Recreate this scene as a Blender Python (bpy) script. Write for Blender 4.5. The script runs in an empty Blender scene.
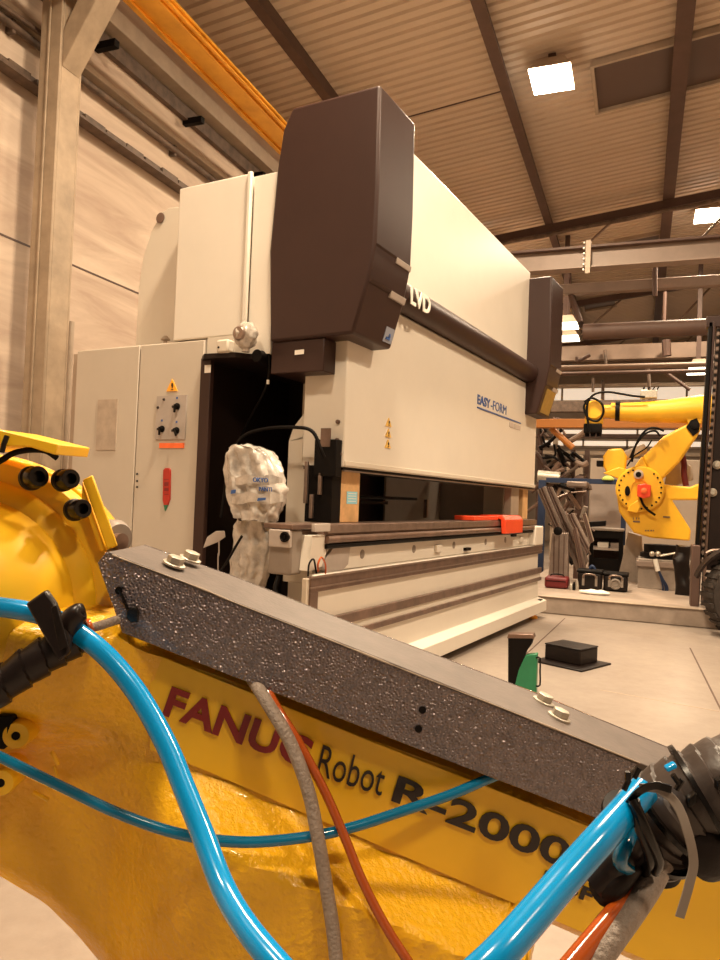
import bpy, bmesh, math, random
from mathutils import Vector, Matrix
random.seed(7)
C = bpy.context.scene.collection
# ------------------------------------------------------------------ camera numbers
F = 739.74; H = 1.09
PIT, ROL, Y1, Y2 = [math.radians(a) for a in (1.40496, 2.25479, 28.79336, 20.80179)]
MZ = Y1 - Y2

def ray(x, y):
    xx, zz, yy = (x-360)/F, -(y-480)/F, 1.0
    c, s = math.cos(ROL), math.sin(ROL); X = xx*c - zz*s; Z = xx*s + zz*c
    c, s = math.cos(PIT), math.sin(PIT); Y = yy*c - Z*s; Z2 = yy*s + Z*c
    c, s = math.cos(Y2), math.sin(Y2)
    return Vector((X*c - Y*s, X*s + Y*c, Z2))
EYE = Vector((0, 0, H))
U = Vector((math.sin(MZ), math.cos(MZ), 0)); V = Vector((-math.cos(MZ), math.sin(MZ), 0)); Z = Vector((0, 0, 1))
def at(x, y, d): return EYE + ray(x, y)*d            # a point at depth d
def on_z(x, y, z): r = ray(x, y); return EYE + r*((z-H)/r.z)
def on_y(x, y, Y): r = ray(x, y); return EYE + r*(Y/r.y)
def on_x(x, y, X): r = ray(x, y); return EYE + r*(X/r.x)
def on_v(x, y, v): r = ray(x, y); return EYE + r*(v/r.dot(V))
def on_u(x, y, u): r = ray(x, y); return EYE + r*(u/r.dot(U))
def M(u, v, z): return U*u + V*v + Z*z
FWD = ray(360, 480).normalized()
RIGHT = (ray(460, 480) - ray(360, 480)).normalized()
UP = (ray(360, 380) - ray(360, 480)).normalized()

# ------------------------------------------------------------------ materials
def mat(name, col, rough=.5, metal=0, noise=0, nscale=8, bump=0, bscale=60, emit=0, emitcol=None, kind='noise', trans=0, coat=0, detail=4, alpha=1, spec=.5):
    m = bpy.data.materials.new(name); m.use_nodes = True
    nt = m.node_tree; b = nt.nodes['Principled BSDF']
    b.inputs['Base Color'].default_value = (*col, 1)
    b.inputs['Roughness'].default_value = rough
    b.inputs['Metallic'].default_value = metal
    b.inputs['Specular IOR Level'].default_value = spec
    if coat: b.inputs['Coat Weight'].default_value = coat; b.inputs['Coat Roughness'].default_value = .08
    if trans: b.inputs['Transmission Weight'].default_value = trans
    if alpha < 1: b.inputs['Alpha'].default_value = alpha
    if emit:
        b.inputs['Emission Color'].default_value = (*(emitcol or col), 1); b.inputs['Emission Strength'].default_value = emit
    tc = nt.nodes.new('ShaderNodeTexCoord')
    if noise:
        n = nt.nodes.new('ShaderNodeTexNoise'); n.inputs['Scale'].default_value = nscale; n.inputs['Detail'].default_value = detail
        n.inputs['Roughness'].default_value = .65
        nt.links.new(tc.outputs['Object'], n.inputs['Vector'])
        r = nt.nodes.new('ShaderNodeValToRGB')
        r.color_ramp.elements[0].position = .3; r.color_ramp.elements[1].position = .7
        r.color_ramp.elements[0].color = (*[max(0, c*(1-noise)) for c in col], 1)
        r.color_ramp.elements[1].color = (*[min(1, c*(1+noise*.6)) for c in col], 1)
        nt.links.new(n.outputs['Fac'], r.inputs['Fac']); nt.links.new(r.outputs['Color'], b.inputs['Base Color'])
    if bump:
        if kind == 'voronoi':
            n2 = nt.nodes.new('ShaderNodeTexVoronoi'); n2.feature = 'SMOOTH_F1'; o = 'Distance'
        else:
            n2 = nt.nodes.new('ShaderNodeTexNoise'); n2.inputs['Detail'].default_value = 5; o = 'Fac'
        n2.inputs['Scale'].default_value = bscale
        nt.links.new(tc.outputs['Object'], n2.inputs['Vector'])
        bp = nt.nodes.new('ShaderNodeBump'); bp.inputs['Strength'].default_value = bump; bp.inputs['Distance'].default_value = .004
        nt.links.new(n2.outputs[o], bp.inputs['Height']); nt.links.new(bp.outputs['Normal'], b.inputs['Normal'])
    return m
m = {}
m['white'] = mat('machine_white', (.72, .66, .575), .38, noise=.03, nscale=3, bump=.04, bscale=300)
m['white2'] = mat('panel_white', (.64, .57, .475), .45, noise=.03, nscale=3)
m['cabinet'] = mat('cabinet_grey', (.54, .475, .395), .5, noise=.05, nscale=2.5)
m['dark'] = mat('cover_brown_grey', (.040, .019, .015), .42, spec=.3, noise=.08, nscale=5, bump=.12, bscale=500)
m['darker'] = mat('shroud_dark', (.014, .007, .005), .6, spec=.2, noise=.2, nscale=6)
m['black'] = mat('black', (.004, .0025, .002), .55, spec=.15)
m['blackgloss'] = mat('black_gloss', (.005, .0035, .003), .25, spec=.35)
m['rubber'] = mat('rubber', (.009, .005, .004), .45, spec=.25, noise=.3, nscale=30, bump=.3, bscale=90)
m['tape'] = mat('tape', (.012, .007, .006), .32, spec=.35, noise=.3, nscale=25, bump=.25, bscale=60)
m['steel'] = mat('bare_steel', (.30, .22, .18), .35, metal=.7, noise=.25, nscale=14)
m['brownsteel'] = mat('rail_steel', (.20, .13, .10), .38, metal=.5, noise=.35, nscale=9, bump=.1, bscale=40)
m['bolt'] = mat('bolt_zinc', (.55, .50, .42), .42, metal=.75, noise=.25, nscale=60)
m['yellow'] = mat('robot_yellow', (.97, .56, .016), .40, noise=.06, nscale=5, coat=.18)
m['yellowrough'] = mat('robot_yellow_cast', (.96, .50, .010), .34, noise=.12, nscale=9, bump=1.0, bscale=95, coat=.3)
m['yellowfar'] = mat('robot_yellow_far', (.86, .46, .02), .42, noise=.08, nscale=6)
m['gold'] = mat('crane_yellow', (.85, .42, .04), .25, metal=.6, noise=.2, nscale=4)
m['hammer'] = mat('hammered_grey', (.20, .165, .170), .17, metal=.55, noise=.25, nscale=60, bump=1.0, bscale=300, kind='voronoi', coat=.6)
m['hammertop'] = mat('channel_top_grey', (.125, .098, .085), .5, metal=.15, noise=.2, nscale=22, bump=.2, bscale=120)  # duller, browner grey for the channel's top web
m['blue'] = mat('hose_blue', (.0, .25, .58), .18, noise=.06, nscale=10, coat=.35)
m['blue2'] = mat('hose_blue_dark', (.0, .15, .30), .16, noise=.1, nscale=10, coat=.8)
m['orange'] = mat('hose_orange', (.42, .075, .008), .18, coat=.6)
m['greyhose'] = mat('hose_grey', (.33, .26, .21), .5, noise=.15, nscale=30, bump=.8, bscale=220)
m['red'] = mat('red_plastic', (.80, .07, .02), .35, noise=.08)
m['redlet'] = mat('lettering_red', (.22, .010, .010), .4)
m['blacklet'] = mat('lettering_black', (.02, .012, .01), .4)
m['bluelet'] = mat('lettering_blue', (.03, .10, .33), .4)
m['whitelet'] = mat('lettering_white', (.85, .80, .72), .5)
m['orangelabel'] = mat('label_orange', (.95, .17, .04), .5)
m['warn'] = mat('warning_orange', (.95, .42, .03), .5)
m['warn2'] = mat('warning_pale', (.80, .50, .12), .5)
m['grey'] = mat('plate_grey', (.42, .36, .32), .5, noise=.1)
m['papertan'] = mat('paper_tan', (.46, .37, .29), .7, noise=.18, nscale=12)
m['wood'] = mat('wood_block', (.70, .42, .19), .65, noise=.22, nscale=9)
m['bluelabel'] = mat('label_blue', (.30, .66, .80), .6)
m['film'] = mat('plastic_film', (.52, .47, .42), .2, noise=.35, nscale=14, bump=1.0, bscale=22, coat=.8)
m['film2'] = mat('plastic_film_clear', (.50, .44, .38), .10, noise=.4, nscale=18, bump=1.0, bscale=30, coat=1)
m['motor'] = mat('motor_grey', (.25, .205, .17), .45, noise=.1)
m['beige'] = mat('frame_beige', (.50, .42, .33), .5, noise=.08)
m['craneorange'] = mat('crane_orange', (.42, .15, .02), .4)
m['emblem'] = mat('emblem_plate', (.30, .33, .42), .4)
m['sticker'] = mat('sticker_gold', (.36, .22, .05), .45, noise=.2, nscale=20)
m['slab'] = mat('slab_edge', (.36, .285, .23), .55, noise=.3, nscale=3)
m['sleeve'] = mat('sleeve_grey', (.055, .040, .034), .38, noise=.25, nscale=30, bump=.25, bscale=60)
m['darkred'] = mat('key_red', (.45, .025, .012), .4)
m['fainted'] = mat('faded_mark', (.56, .47, .41), .5)
m['column'] = mat('column_paint', (.36, .27, .185), .6, noise=.25, nscale=5, bump=.2, bscale=20)
m['beam'] = mat('beam_brown', (.095, .052, .038), .6, noise=.2, nscale=4)
m['beamtan'] = mat('beam_tan', (.22, .15, .11), .55, noise=.12, nscale=4)
m['beamgrey'] = mat('beam_grey', (.27, .20, .16), .55, noise=.12, nscale=4)
m['pale'] = mat('pale_trim', (.42, .33, .25), .6, noise=.15, nscale=5)
m['tray'] = mat('tray_dark', (.13, .085, .06), .6, noise=.5, nscale=9)
m['green'] = mat('jack_green', (.02, .20, .09), .4, noise=.2)
m['skylight'] = mat('skylight_pane', (.10, .062, .048), .35)
m['lampglass'] = mat('lamp_glass', (1, .9, .75), .3, emit=28, emitcol=(1, .88, .70))
m['lampfar'] = mat('lamp_glass_far', (1, .9, .75), .3, emit=9, emitcol=(1, .85, .62))
m['litwin'] = mat('window_lit', (.9, .85, .75), .3, emit=.7, emitcol=(1, .80, .60))
m['profile'] = mat('aluminium_profile', (.24, .185, .155), .45, metal=.3, noise=.2, nscale=8)
m['bluesteel'] = mat('blue_steel', (.010, .026, .075), .5)
m['redbag'] = mat('red_bag', (.13, .007, .008), .55, noise=.3)
m['pedestal'] = mat('pedestal_grey', (.34, .28, .23), .6, noise=.25, nscale=5)
m['board'] = mat('partition_board', (.33, .275, .245), .6, noise=.06)
m['lightwall'] = mat('wall_far_light', (.34, .27, .21), .7, noise=.12, nscale=1.5)
m['tire'] = mat('tyre', (.030, .021, .016), .8, noise=.3, nscale=20, bump=.4, bscale=60)

def nodes_floor():
    mm = bpy.data.materials.new('concrete_floor'); mm.use_nodes = True; nt = mm.node_tree; b = nt.nodes['Principled BSDF']
    tc = nt.nodes.new('ShaderNodeTexCoord')
    def N(s, d=6):
        n = nt.nodes.new('ShaderNodeTexNoise'); n.inputs['Scale'].default_value = s; n.inputs['Detail'].default_value = d
        n.inputs['Roughness'].default_value = .65; nt.links.new(tc.outputs['Object'], n.inputs['Vector']); return n
    n1, n2 = N(1.1), N(14)
    r = nt.nodes.new('ShaderNodeValToRGB'); r.color_ramp.elements[0].position = .3; r.color_ramp.elements[1].position = .75
    r.color_ramp.elements[0].color = (.22, .175, .145, 1); r.color_ramp.elements[1].color = (.36, .30, .25, 1)
    mx = nt.nodes.new('ShaderNodeMath'); mx.operation = 'MULTIPLY_ADD'; mx.inputs[1].default_value = .35
    nt.links.new(n2.outputs['Fac'], mx.inputs[0])
    sc = nt.nodes.new('ShaderNodeMath'); sc.operation = 'MULTIPLY'; sc.inputs[1].default_value = .65
    nt.links.new(n1.outputs['Fac'], sc.inputs[0]); nt.links.new(sc.outputs[0], mx.inputs[2])
    nt.links.new(mx.outputs[0], r.inputs['Fac']); nt.links.new(r.outputs['Color'], b.inputs['Base Color'])
    b.inputs['Roughness'].default_value = .42; b.inputs['Specular IOR Level'].default_value = .4
    bp = nt.nodes.new('ShaderNodeBump'); bp.inputs['Strength'].default_value = .15; bp.inputs['Distance'].default_value = .01
    nt.links.new(n2.outputs['Fac'], bp.inputs['Height']); nt.links.new(bp.outputs['Normal'], b.inputs['Normal'])
    return mm
m['floor'] = nodes_floor()
def nodes_wall():
    mm = bpy.data.materials.new('concrete_wall_panels'); mm.use_nodes = True; nt = mm.node_tree; b = nt.nodes['Principled BSDF']
    tc = nt.nodes.new('ShaderNodeTexCoord')
    mp = nt.nodes.new('ShaderNodeMapping'); mp.inputs['Scale'].default_value = (1, .35, 2.2); mp.inputs['Rotation'].default_value = (.12, 0, 0)
    nt.links.new(tc.outputs['Object'], mp.inputs['Vector'])
    n = nt.nodes.new('ShaderNodeTexNoise'); n.inputs['Scale'].default_value = 2.2; n.inputs['Detail'].default_value = 8; n.inputs['Roughness'].default_value = .6
    n.inputs['Distortion'].default_value = .6
    nt.links.new(mp.outputs['Vector'], n.inputs['Vector'])
    r = nt.nodes.new('ShaderNodeValToRGB')
    r.color_ramp.elements[0].position = .32; r.color_ramp.elements[1].position = .68
    r.color_ramp.elements[0].color = (.44, .325, .25, 1); r.color_ramp.elements[1].color = (.67, .54, .425, 1)
    nt.links.new(n.outputs['Fac'], r.inputs['Fac']); nt.links.new(r.outputs['Color'], b.inputs['Base Color'])
    b.inputs['Roughness'].default_value = .8
    return mm
m['wall'] = nodes_wall()
m['roof'] = mat('roof_sheet', (.58, .455, .345), .50, metal=.0, noise=.06, nscale=1.2)

# ------------------------------------------------------------------ mesh builders (world coordinates)
def BM(): return bmesh.new()
def quadgrid(bm, rows, closed_u=False):
    vs = [[bm.verts.new(p) for p in r] for r in rows]
    n = len(rows[0])
    for i in range(len(rows)-1):
        for j in range(n if closed_u else n-1):
            k = (j+1) % n
            bm.faces.new((vs[i][j], vs[i][k], vs[i+1][k], vs[i+1][j]))
    return vs
def prism(bm, pts, ext):
    ext = Vector(ext); a = [bm.verts.new(p) for p in pts]; b = [bm.verts.new(Vector(p)+ext) for p in pts]
    n = len(pts); bm.faces.new(a); bm.faces.new(b[::-1])
    for i in range(n): bm.faces.new((a[i], b[i], b[(i+1) % n], a[(i+1) % n]))
def obox(bm, o, a, b, c):
    o, a, b, c = map(Vector, (o, a, b, c)); prism(bm, [o, o+a, o+a+b, o+b], c)
def wbox(bm, x0, x1, y0, y1, z0, z1): obox(bm, (x0, y0, z0), (x1-x0, 0, 0), (0, y1-y0, 0), (0, 0, z1-z0))
def mbox(bm, u0, u1, v0, v1, z0, z1): obox(bm, M(u0, v0, z0), U*(u1-u0), V*(v1-v0), Z*(z1-z0))
def frame_of(d):
    d = Vector(d).normalized(); t = Z if abs(d.z) < .9 else Vector((1, 0, 0))
    a = d.cross(t).normalized(); return a, a.cross(d).normalized()
def smooth_path(pts, n=6):
    pts = [Vector(p) for p in pts]
    if len(pts) < 3: return pts
    P = [pts[0]*2-pts[1]] + pts + [pts[-1]*2-pts[-2]]; out = []
    for i in range(1, len(P)-2):
        for k in range(n):
            t = k/n; p0, p1, p2, p3 = P[i-1:i+3]
            out.append(.5*((2*p1) + (p2-p0)*t + (2*p0-5*p1+4*p2-p3)*t*t + (3*p1-p0-3*p2+p3)*t**3))
    out.append(P[-2]); return out
def tube(bm, pts, r, seg=14, sm=6, rf=None):
    P = smooth_path(pts, sm); rows = []
    a, b = frame_of(P[1]-P[0])
    for i, p in enumerate(P):
        d = (P[min(i+1, len(P)-1)] - P[max(i-1, 0)]).normalized()
        a = (a - d*a.dot(d)).normalized(); b = d.cross(a)
        rr = rf(i/(len(P)-1)) if rf else r
        rows.append([p + a*math.cos(2*math.pi*k/seg)*rr + b*math.sin(2*math.pi*k/seg)*rr for k in range(seg)])
    vs = quadgrid(bm, rows, True)
    bm.faces.new(vs[0][::-1]); bm.faces.new(vs[-1])
def lathe(bm, o, d, prof, seg=40, a=None):
    o = Vector(o); d = Vector(d).normalized()
    A, B = frame_of(d)
    rows = [[o + d*t + (A*math.cos(2*math.pi*k/seg) + B*math.sin(2*math.pi*k/seg))*max(r, 1e-4) for k in range(seg)] for r, t in prof]
    vs = quadgrid(bm, rows, True)
    bm.faces.new(vs[0][::-1]); bm.faces.new(vs[-1])
def cyl(bm, p0, p1, r, seg=20):
    p0 = Vector(p0); p1 = Vector(p1); lathe(bm, p0, p1-p0, [(r, 0), (r, (p1-p0).length)], seg)
def obj(name, bm, material, parent=None, bevel=0, smooth=False, bseg=2):
    bmesh.ops.recalc_face_normals(bm, faces=bm.faces[:])
    me = bpy.data.meshes.new(name)
    if parent is not None: off = parent['_o'] if '_o' in parent else (0, 0, 0); off = Vector(off)
    else:
        xs = [v.co for v in bm.verts]
        off = Vector((sum(p.x for p in xs)/len(xs), sum(p.y for p in xs)/len(xs), min(p.z for p in xs)))
    for v in bm.verts: v.co -= off
    bm.to_mesh(me); bm.free()
    o = bpy.data.objects.new(name, me); C.objects.link(o)
    me.materials.append(m[material] if isinstance(material, str) else material)
    if smooth:
        for p in me.polygons: p.use_smooth = True
        me.set_sharp_from_angle(angle=math.radians(38))
    if bevel:
        md = o.modifiers.new('bevel', 'BEVEL'); md.width = bevel; md.segments = bseg; md.limit_method = 'ANGLE'; md.angle_limit = math.radians(35)
        if not smooth:
            for p in me.polygons: p.use_smooth = True
            me.set_sharp_from_angle(angle=math.radians(38))
    if parent is not None: o.parent = parent; o['_o'] = tuple(off)
    else: o.location = off; o['_o'] = tuple(off)
    return o
def tag(o, label, cat, group=None, kind=None):
    o['label'] = label; o['category'] = cat
    if group: o['group'] = group
    if kind: o['kind'] = kind
    return o
def thing(name, label, cat, loc, group=None):
    o = bpy.data.objects.new(name, None); C.objects.link(o); o.location = loc; o['_o'] = tuple(loc); o.empty_display_size = .1
    return tag(o, label, cat, group)
def struct(name, bm, material, **k):
    o = obj(name, bm, material, **k); o['kind'] = 'structure'; return o
def sub(parent):   # a child sits at its parent's origin, so it shares the offset
    return parent
def letters(name, s, P0, P1, P2, thick, material, parent, bold=0.0):
    """lettering whose box spans P0 (bottom left), P1 (bottom right), P2 (top left)"""
    cu = bpy.data.curves.new(name, 'FONT'); cu.body = s; cu.size = 1; cu.offset = bold; cu.resolution_u = 4; cu.extrude = .5
    t = bpy.data.objects.new('t', cu); C.objects.link(t)
    dg = bpy.context.evaluated_depsgraph_get(); dg.update()
    me = bpy.data.meshes.new_from_object(t.evaluated_get(dg)); bpy.data.objects.remove(t)
    xs = [v.co.x for v in me.vertices]; ys = [v.co.y for v in me.vertices]
    x0, x1, y0, y1 = min(xs), max(xs), min(ys), max(ys)
    P0, P1, P2 = map(Vector, (P0, P1, P2)); n = (P1-P0).cross(P2-P0).normalized()*thick
    off = Vector(parent['_o'])
    for v in me.vertices:
        a = (v.co.x-x0)/(x1-x0); b = (v.co.y-y0)/(y1-y0)
        v.co = P0 + (P1-P0)*a + (P2-P0)*b + n*(v.co.z) - off
    o = bpy.data.objects.new(name, me); C.objects.link(o); me.materials.clear(); me.materials.append(m[material]); o.parent = parent; o['_o'] = tuple(off)
    return o

# ------------------------------------------------------------------ hall
bm = BM(); wbox(bm, -4.7, 7, -3, 24, -.1, 0); struct('floor', bm, 'floor')
WX = -4.42
bm = BM(); wbox(bm, WX-.25, WX, -3, 24, 0, 5.6); struct('wall_left', bm, 'wall')
bm = BM(); wbox(bm, -4.7, 7, 24, 24.2, 0, 7); struct('wall_far', bm, 'lightwall')
RA, RB = 6.02, .12
def rz(x): return RA + RB*x
bm = BM()
prof = []
y = -3.0
while y < 24:
    prof += [(y, 0), (y+.04, 0), (y+.052, .03), (y+.088, .03), (y+.10, 0)]; y += .14
prof.append((24, 0))
rows = [[Vector((x, yy, rz(x)+.10+h)) for yy, h in prof] for x in (-4.7, 7)] + [[Vector((x, yy, rz(x)+.20)) for yy, h in prof] for x in (7, -4.7)]
quadgrid(bm, rows + [rows[0]])
struct('ceiling', bm, 'roof')
bm = BM(); wbox(bm, 6.9, 7.1, -3, 24, 0, 7); struct('wall_right', bm, 'wall')
# joints of the wall panels
for n, (y0, y1, z0, z1) in enumerate([(-1, 24, 2.905, 2.92), (3.935, 3.95, .0, 5.2), (-1, 24, 1.35, 1.362)]):
    bm = BM(); wbox(bm, WX-.01, WX+.004, y0, y1, z0, z1); struct('trim_%d' % (n+1), bm, 'beam')
# lap joint of the roof sheets
bm = BM(); 
for y in (8.51,): obox(bm, (-3.3, y, rz(-3.3)+.092), (1.7, 0, 1.7*RB), (0, .02, 0), (0, 0, .012))
struct('trim_4', bm, 'beam')
# purlins
for k, x in enumerate((-3.40, -1.55, .28, 2.1, 3.9)):
    t = thing('roof_purlin', ['brown roof purlin nearest the left wall, disappearing behind the dark press hood',
        'brown roof purlin left of the bright roof lamp, over the white press panel',
        'brown roof purlin right of the bright roof lamp, crossing the dark skylights',
        'brown roof purlin beyond the right edge of the view', 'brown roof purlin furthest to the right'][k], 'beam', (x, 10, rz(x)-.08), 'brown roof purlins')
    bm = BM(); hw = (.055, .06, .085, .07, .07)[k]; wbox(bm, x-hw, x+hw, -3, 24, rz(x)-.085, rz(x)-.070); obj('flange', bm, 'beam', t)
    bm = BM(); wbox(bm, x-.018, x+.018, -3, 24, rz(x)-.072, rz(x)+.10); obj('web', bm, 'beam', t)
# sloping roof rafters (truss top chords) across the hall
for k, Y in enumerate((12.45, 17.3, 21.5)):
    t = thing('roof_truss', ['nearest brown roof truss with thin diagonal braces below the corrugated roof', 'second roof truss behind the nearest one', 'furthest roof truss near the far wall'][k], 'truss', (-1, Y, 5.5), 'roof trusses')
    bm = BM(); obox(bm, (WX, Y-.05, rz(WX)-.22), (11, 0, 11*RB), (0, .1, 0), (0, 0, .13)); obj('top_chord', bm, 'beam', t)
    zb = 5.12
    bm = BM(); cyl(bm, (WX, Y, zb), (6.4, Y, zb), .025, 8) if k else cyl(bm, (-3.2, Y, zb), (-3.0, Y, zb), .02, 8); obj('bottom_chord', bm, 'beamtan', t)
    for j in range(7):
        x0 = -4.2 + j*1.85
        bm = BM(); cyl(bm, (x0, Y, rz(x0)-.2), (x0-.9, Y, 4.95), .022, 8); obj('brace', bm, 'beamtan', t)
# bumpy cable run hung under the first truss
bm = BM(); pts = [Vector((-3 + i*.45, 12.38, rz(-3+i*.45)-.26 + random.uniform(-.02, .02))) for i in range(14)]
tube(bm, pts, .035, 8, 3); tag(obj('cable_run', bm, 'tray', smooth=True), 'thin uneven brown cable bundle strapped along the nearest roof truss', 'cable')
# skylights
for k, (x0, x1, y0, y1) in enumerate([(-.62, .20, 8.45, 9.45), (.36, 1.6, 8.45, 9.45), (-.55, .18, 14.3, 15.2), (-1.4, -.7, 17.9, 18.8)]):
    t = thing('skylight', ['dark square skylight in the roof right of the bright lamp', 'dark skylight at the top right edge of the view', 'small dark skylight behind the nearest roof truss', 'distant dark skylight deep in the hall'][k], 'skylight', ((x0+x1)/2, (y0+y1)/2, rz(x0)), 'dark skylights')
    bm = BM(); obox(bm, (x0, y0, rz(x0)+.075), (x1-x0, 0, (x1-x0)*RB), (0, y1-y0, 0), (0, 0, .02)); obj('pane', bm, 'skylight', t)
    bm = BM()
    for a, b, c, d in ((x0-.04, x1+.04, y0-.04, y0), (x0-.04, x1+.04, y1, y1+.04), (x0-.04, x0, y0, y1), (x1, x1+.04, y0, y1)):
        obox(bm, (a, c, rz(a)+.03), (b-a, 0, (b-a)*RB), (0, d-c, 0), (0, 0, .07))
    obj('skylight_frame', bm, 'pale', t)
# lamps
def lamp(x, y, z, label, w=.34, l=.5, power=0, glass='lampglass', grp='roof lamps'):
    t = thing('high_bay_lamp', label, 'lamp', (x, y, z), grp)
    bm = BM(); c = Vector((x, y, z))
    vs = []
    top = [c+Vector((sx*w*.3, sy*l*.3, .16)) for sx, sy in ((-1, -1), (1, -1), (1, 1), (-1, 1))]
    bot = [c+Vector((sx*w*.5, sy*l*.5, 0.01)) for sx, sy in ((-1, -1), (1, -1), (1, 1), (-1, 1))]
    quadgrid(bm, [top, bot], True); bm.faces.new([v for v in bm.verts][:4]); obj('reflector', bm, 'pale', t)
    bm = BM(); wbox(bm, x-w*.49, x+w*.49, y-l*.49, y+l*.49, z-.012, z+.008); obj('lamp_glass', bm, glass, t)
    bm = BM(); wbox(bm, x-.04, x+.04, y-.04, y+.04, z+.15, max(rz(x)+.09, z+.2)); obj('hanger', bm, 'beam', t)
    if power:
        li = bpy.data.lights.new('lamp', 'AREA'); li.shape = 'RECTANGLE'; li.size = w; li.size_y = l; li.energy = power; li.color = (1, .79, .545)
        lo = bpy.data.objects.new('lamp_light', li); C.objects.link(lo); lo.location = (x, y, z-.03)
        li.spread = math.radians(170)
LP = 300
p = Vector((-1.03, 8.09, 5.72))
lamp(p.x, p.y, p.z, 'glaring roof lamp above the white press, left of the dark skylight', .44, .5, LP)
lamp(.91, 13.3, 5.98, 'glaring roof lamp at the right edge, behind the nearest truss', .4, .6, LP)
lamp(-.9, 2.9, 5.7, 'roof lamp above the foreground robot arm', .4, .6, LP*1.2)
lamp(2.6, 4.5, 6.1, 'roof lamp over the aisle to the right of the press', .4, .6, LP*1.1)
lamp(2.8, -1.0, 6.1, 'roof lamp behind the viewer on the right', .4, .6, LP*.5)
lamp(-1.7, -.6, 5.6, 'roof lamp behind the viewer on the left', .4, .6, LP*.62)
lamp(3.0, 10.0, 6.1, 'roof lamp over the aisle beyond the forklift', .4, .6, LP*.35)
lamp(-2.6, 13.0, 5.5, 'roof lamp hidden behind the tall press', .4, .6, LP*.5)
lamp(-3.6, 18.5, 5.3, 'roof lamp deep in the hall near the left wall', .4, .6, LP*.35)
q = on_y(698, 370, 15.5); lamp(q.x, q.y, q.z, 'small glowing lamp beside the top of the forklift mast', .35, 1.0, 60, 'lampfar')
# lit strips at the far left, just right of the press
for k, (a, b, c, d, lab) in enumerate([(556, 322, 574, 330, 'upper small bright lamp just right of the far press hood'), (556, 334, 578, 343, 'lower wide bright lamp just right of the far press hood')]):
    P = on_y((a+c)/2, (b+d)/2, 13.6+1.2*k); lamp(P.x, P.y, P.z, lab, .45, .5, 0, 'lampfar')

# wall services on the left wall
def run(name, x0, x1, z0, z1, mt, label, cat, y0=-1, y1=23):
    bm = BM(); wbox(bm, x0, x1, y0, y1, z0, z1); return tag(obj(name, bm, mt, bevel=.006), label, cat)
bm = BM(); wbox(bm, WX+.02, WX+.06, -1, 23, 4.08, 4.16); wbox(bm, WX+.02, WX+.14, -1, 23, 4.06, 4.08)
for i in range(90): 
    yy = -1+i*.26; wbox(bm, WX+.03, WX+.12, yy, yy+.16+random.random()*.1, 4.082, 4.105+random.random()*.035)
tag(obj('cable_tray', bm, 'tray'), 'dark cable tray full of cables along the left wall, lowest run', 'cable tray')
t = thing('wall_pipe', 'thin brown pipe along the left wall above the cable tray', 'pipe', (WX+.05, 8, 4.38))
bm = BM(); cyl(bm, (WX+.06, -1, 4.42), (WX+.06, 23, 4.42), .03, 12); obj('pipe', bm, 'tray', t, smooth=True)
for i in range(12):
    bm = BM(); wbox(bm, WX, WX+.07, i*2, i*2+.03, 4.37, 4.47); obj('clip', bm, 'tray', t)
run('wall_ledge', WX, WX+.10, 4.50, 4.55, 'pale', 'pale ledge along the left wall above the thin pipe', 'ledge')
run('roof_gutter', WX, WX+.18, 4.98, 5.14, 'pale', 'broad pale beam along the top of the left wall', 'beam')
t = thing('wall_channel', 'dark channel with small brackets under the broad pale beam on the left wall', 'channel', (WX+.05, 8, 4.75))
bm = BM(); wbox(bm, WX, WX+.06, -1, 23, 4.82, 4.95); obj('rail', bm, 'tray', t)
for i in range(14):
    bm = BM(); wbox(bm, WX, WX+.22, i*1.3+1.0, i*1.3+1.06, 4.78, 4.84); obj('bracket', bm, 'black', t)

# column with haunch
t = thing('steel_column', 'tall tan painted steel column at the left wall with an angled bracket at its top', 'column', (-4.1, 4.2, 0))
CX0, CX1, CY0, CY1 = -4.18, -3.99, 4.095, 4.318
bm = BM()
wbox(bm, CX0, CX1, CY0, CY0+.02, 0, 5.4); wbox(bm, CX0, CX1, CY1-.02, CY1, 0, 5.4); wbox(bm, CX1-.02, CX1, CY0+.02, CY1-.02, 0, 5.4)
wbox(bm, CX0+.075, CX0+.095, CY0-.012, CY0, 0, 5.4)
obj('shaft', bm, 'column', t, bevel=.006)
bm = BM(); a = Vector((CX1, 0, 4.30)); 
prism(bm, [Vector((CX1, CY0+.02, 4.12)), Vector((CX1, CY0+.02, 4.39)), Vector((CX1+.60, CY0+.02, 5.42)), Vector((CX1+.85, CY0+.02, 5.42))], (0, .18, 0))
obj('haunch', bm, 'column', t, bevel=.006)
bm = BM(); wbox(bm, CX0-.0, CX1+.05, CY0-.05, CY1+.05, 0, .02); obj('base_plate', bm, 'column', t)
bm = BM(); cyl(bm, (-4.38, 2.6, 4.45), (-4.28, 4.33, 4.47), .02, 8); obj('tie_rod', bm, 'tray', t)
# thin upright conduit and pale corner strip beside the cabinet
bm = BM(); cyl(bm, on_x(66, 440, -4.1).xy.to_3d(), on_x(66, 440, -4.1).xy.to_3d()+Z*2.35, .022, 12)
tag(obj('upright_conduit', bm, 'pale', smooth=True), 'thin pale upright conduit between the column and the grey cabinet', 'pipe')

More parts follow.
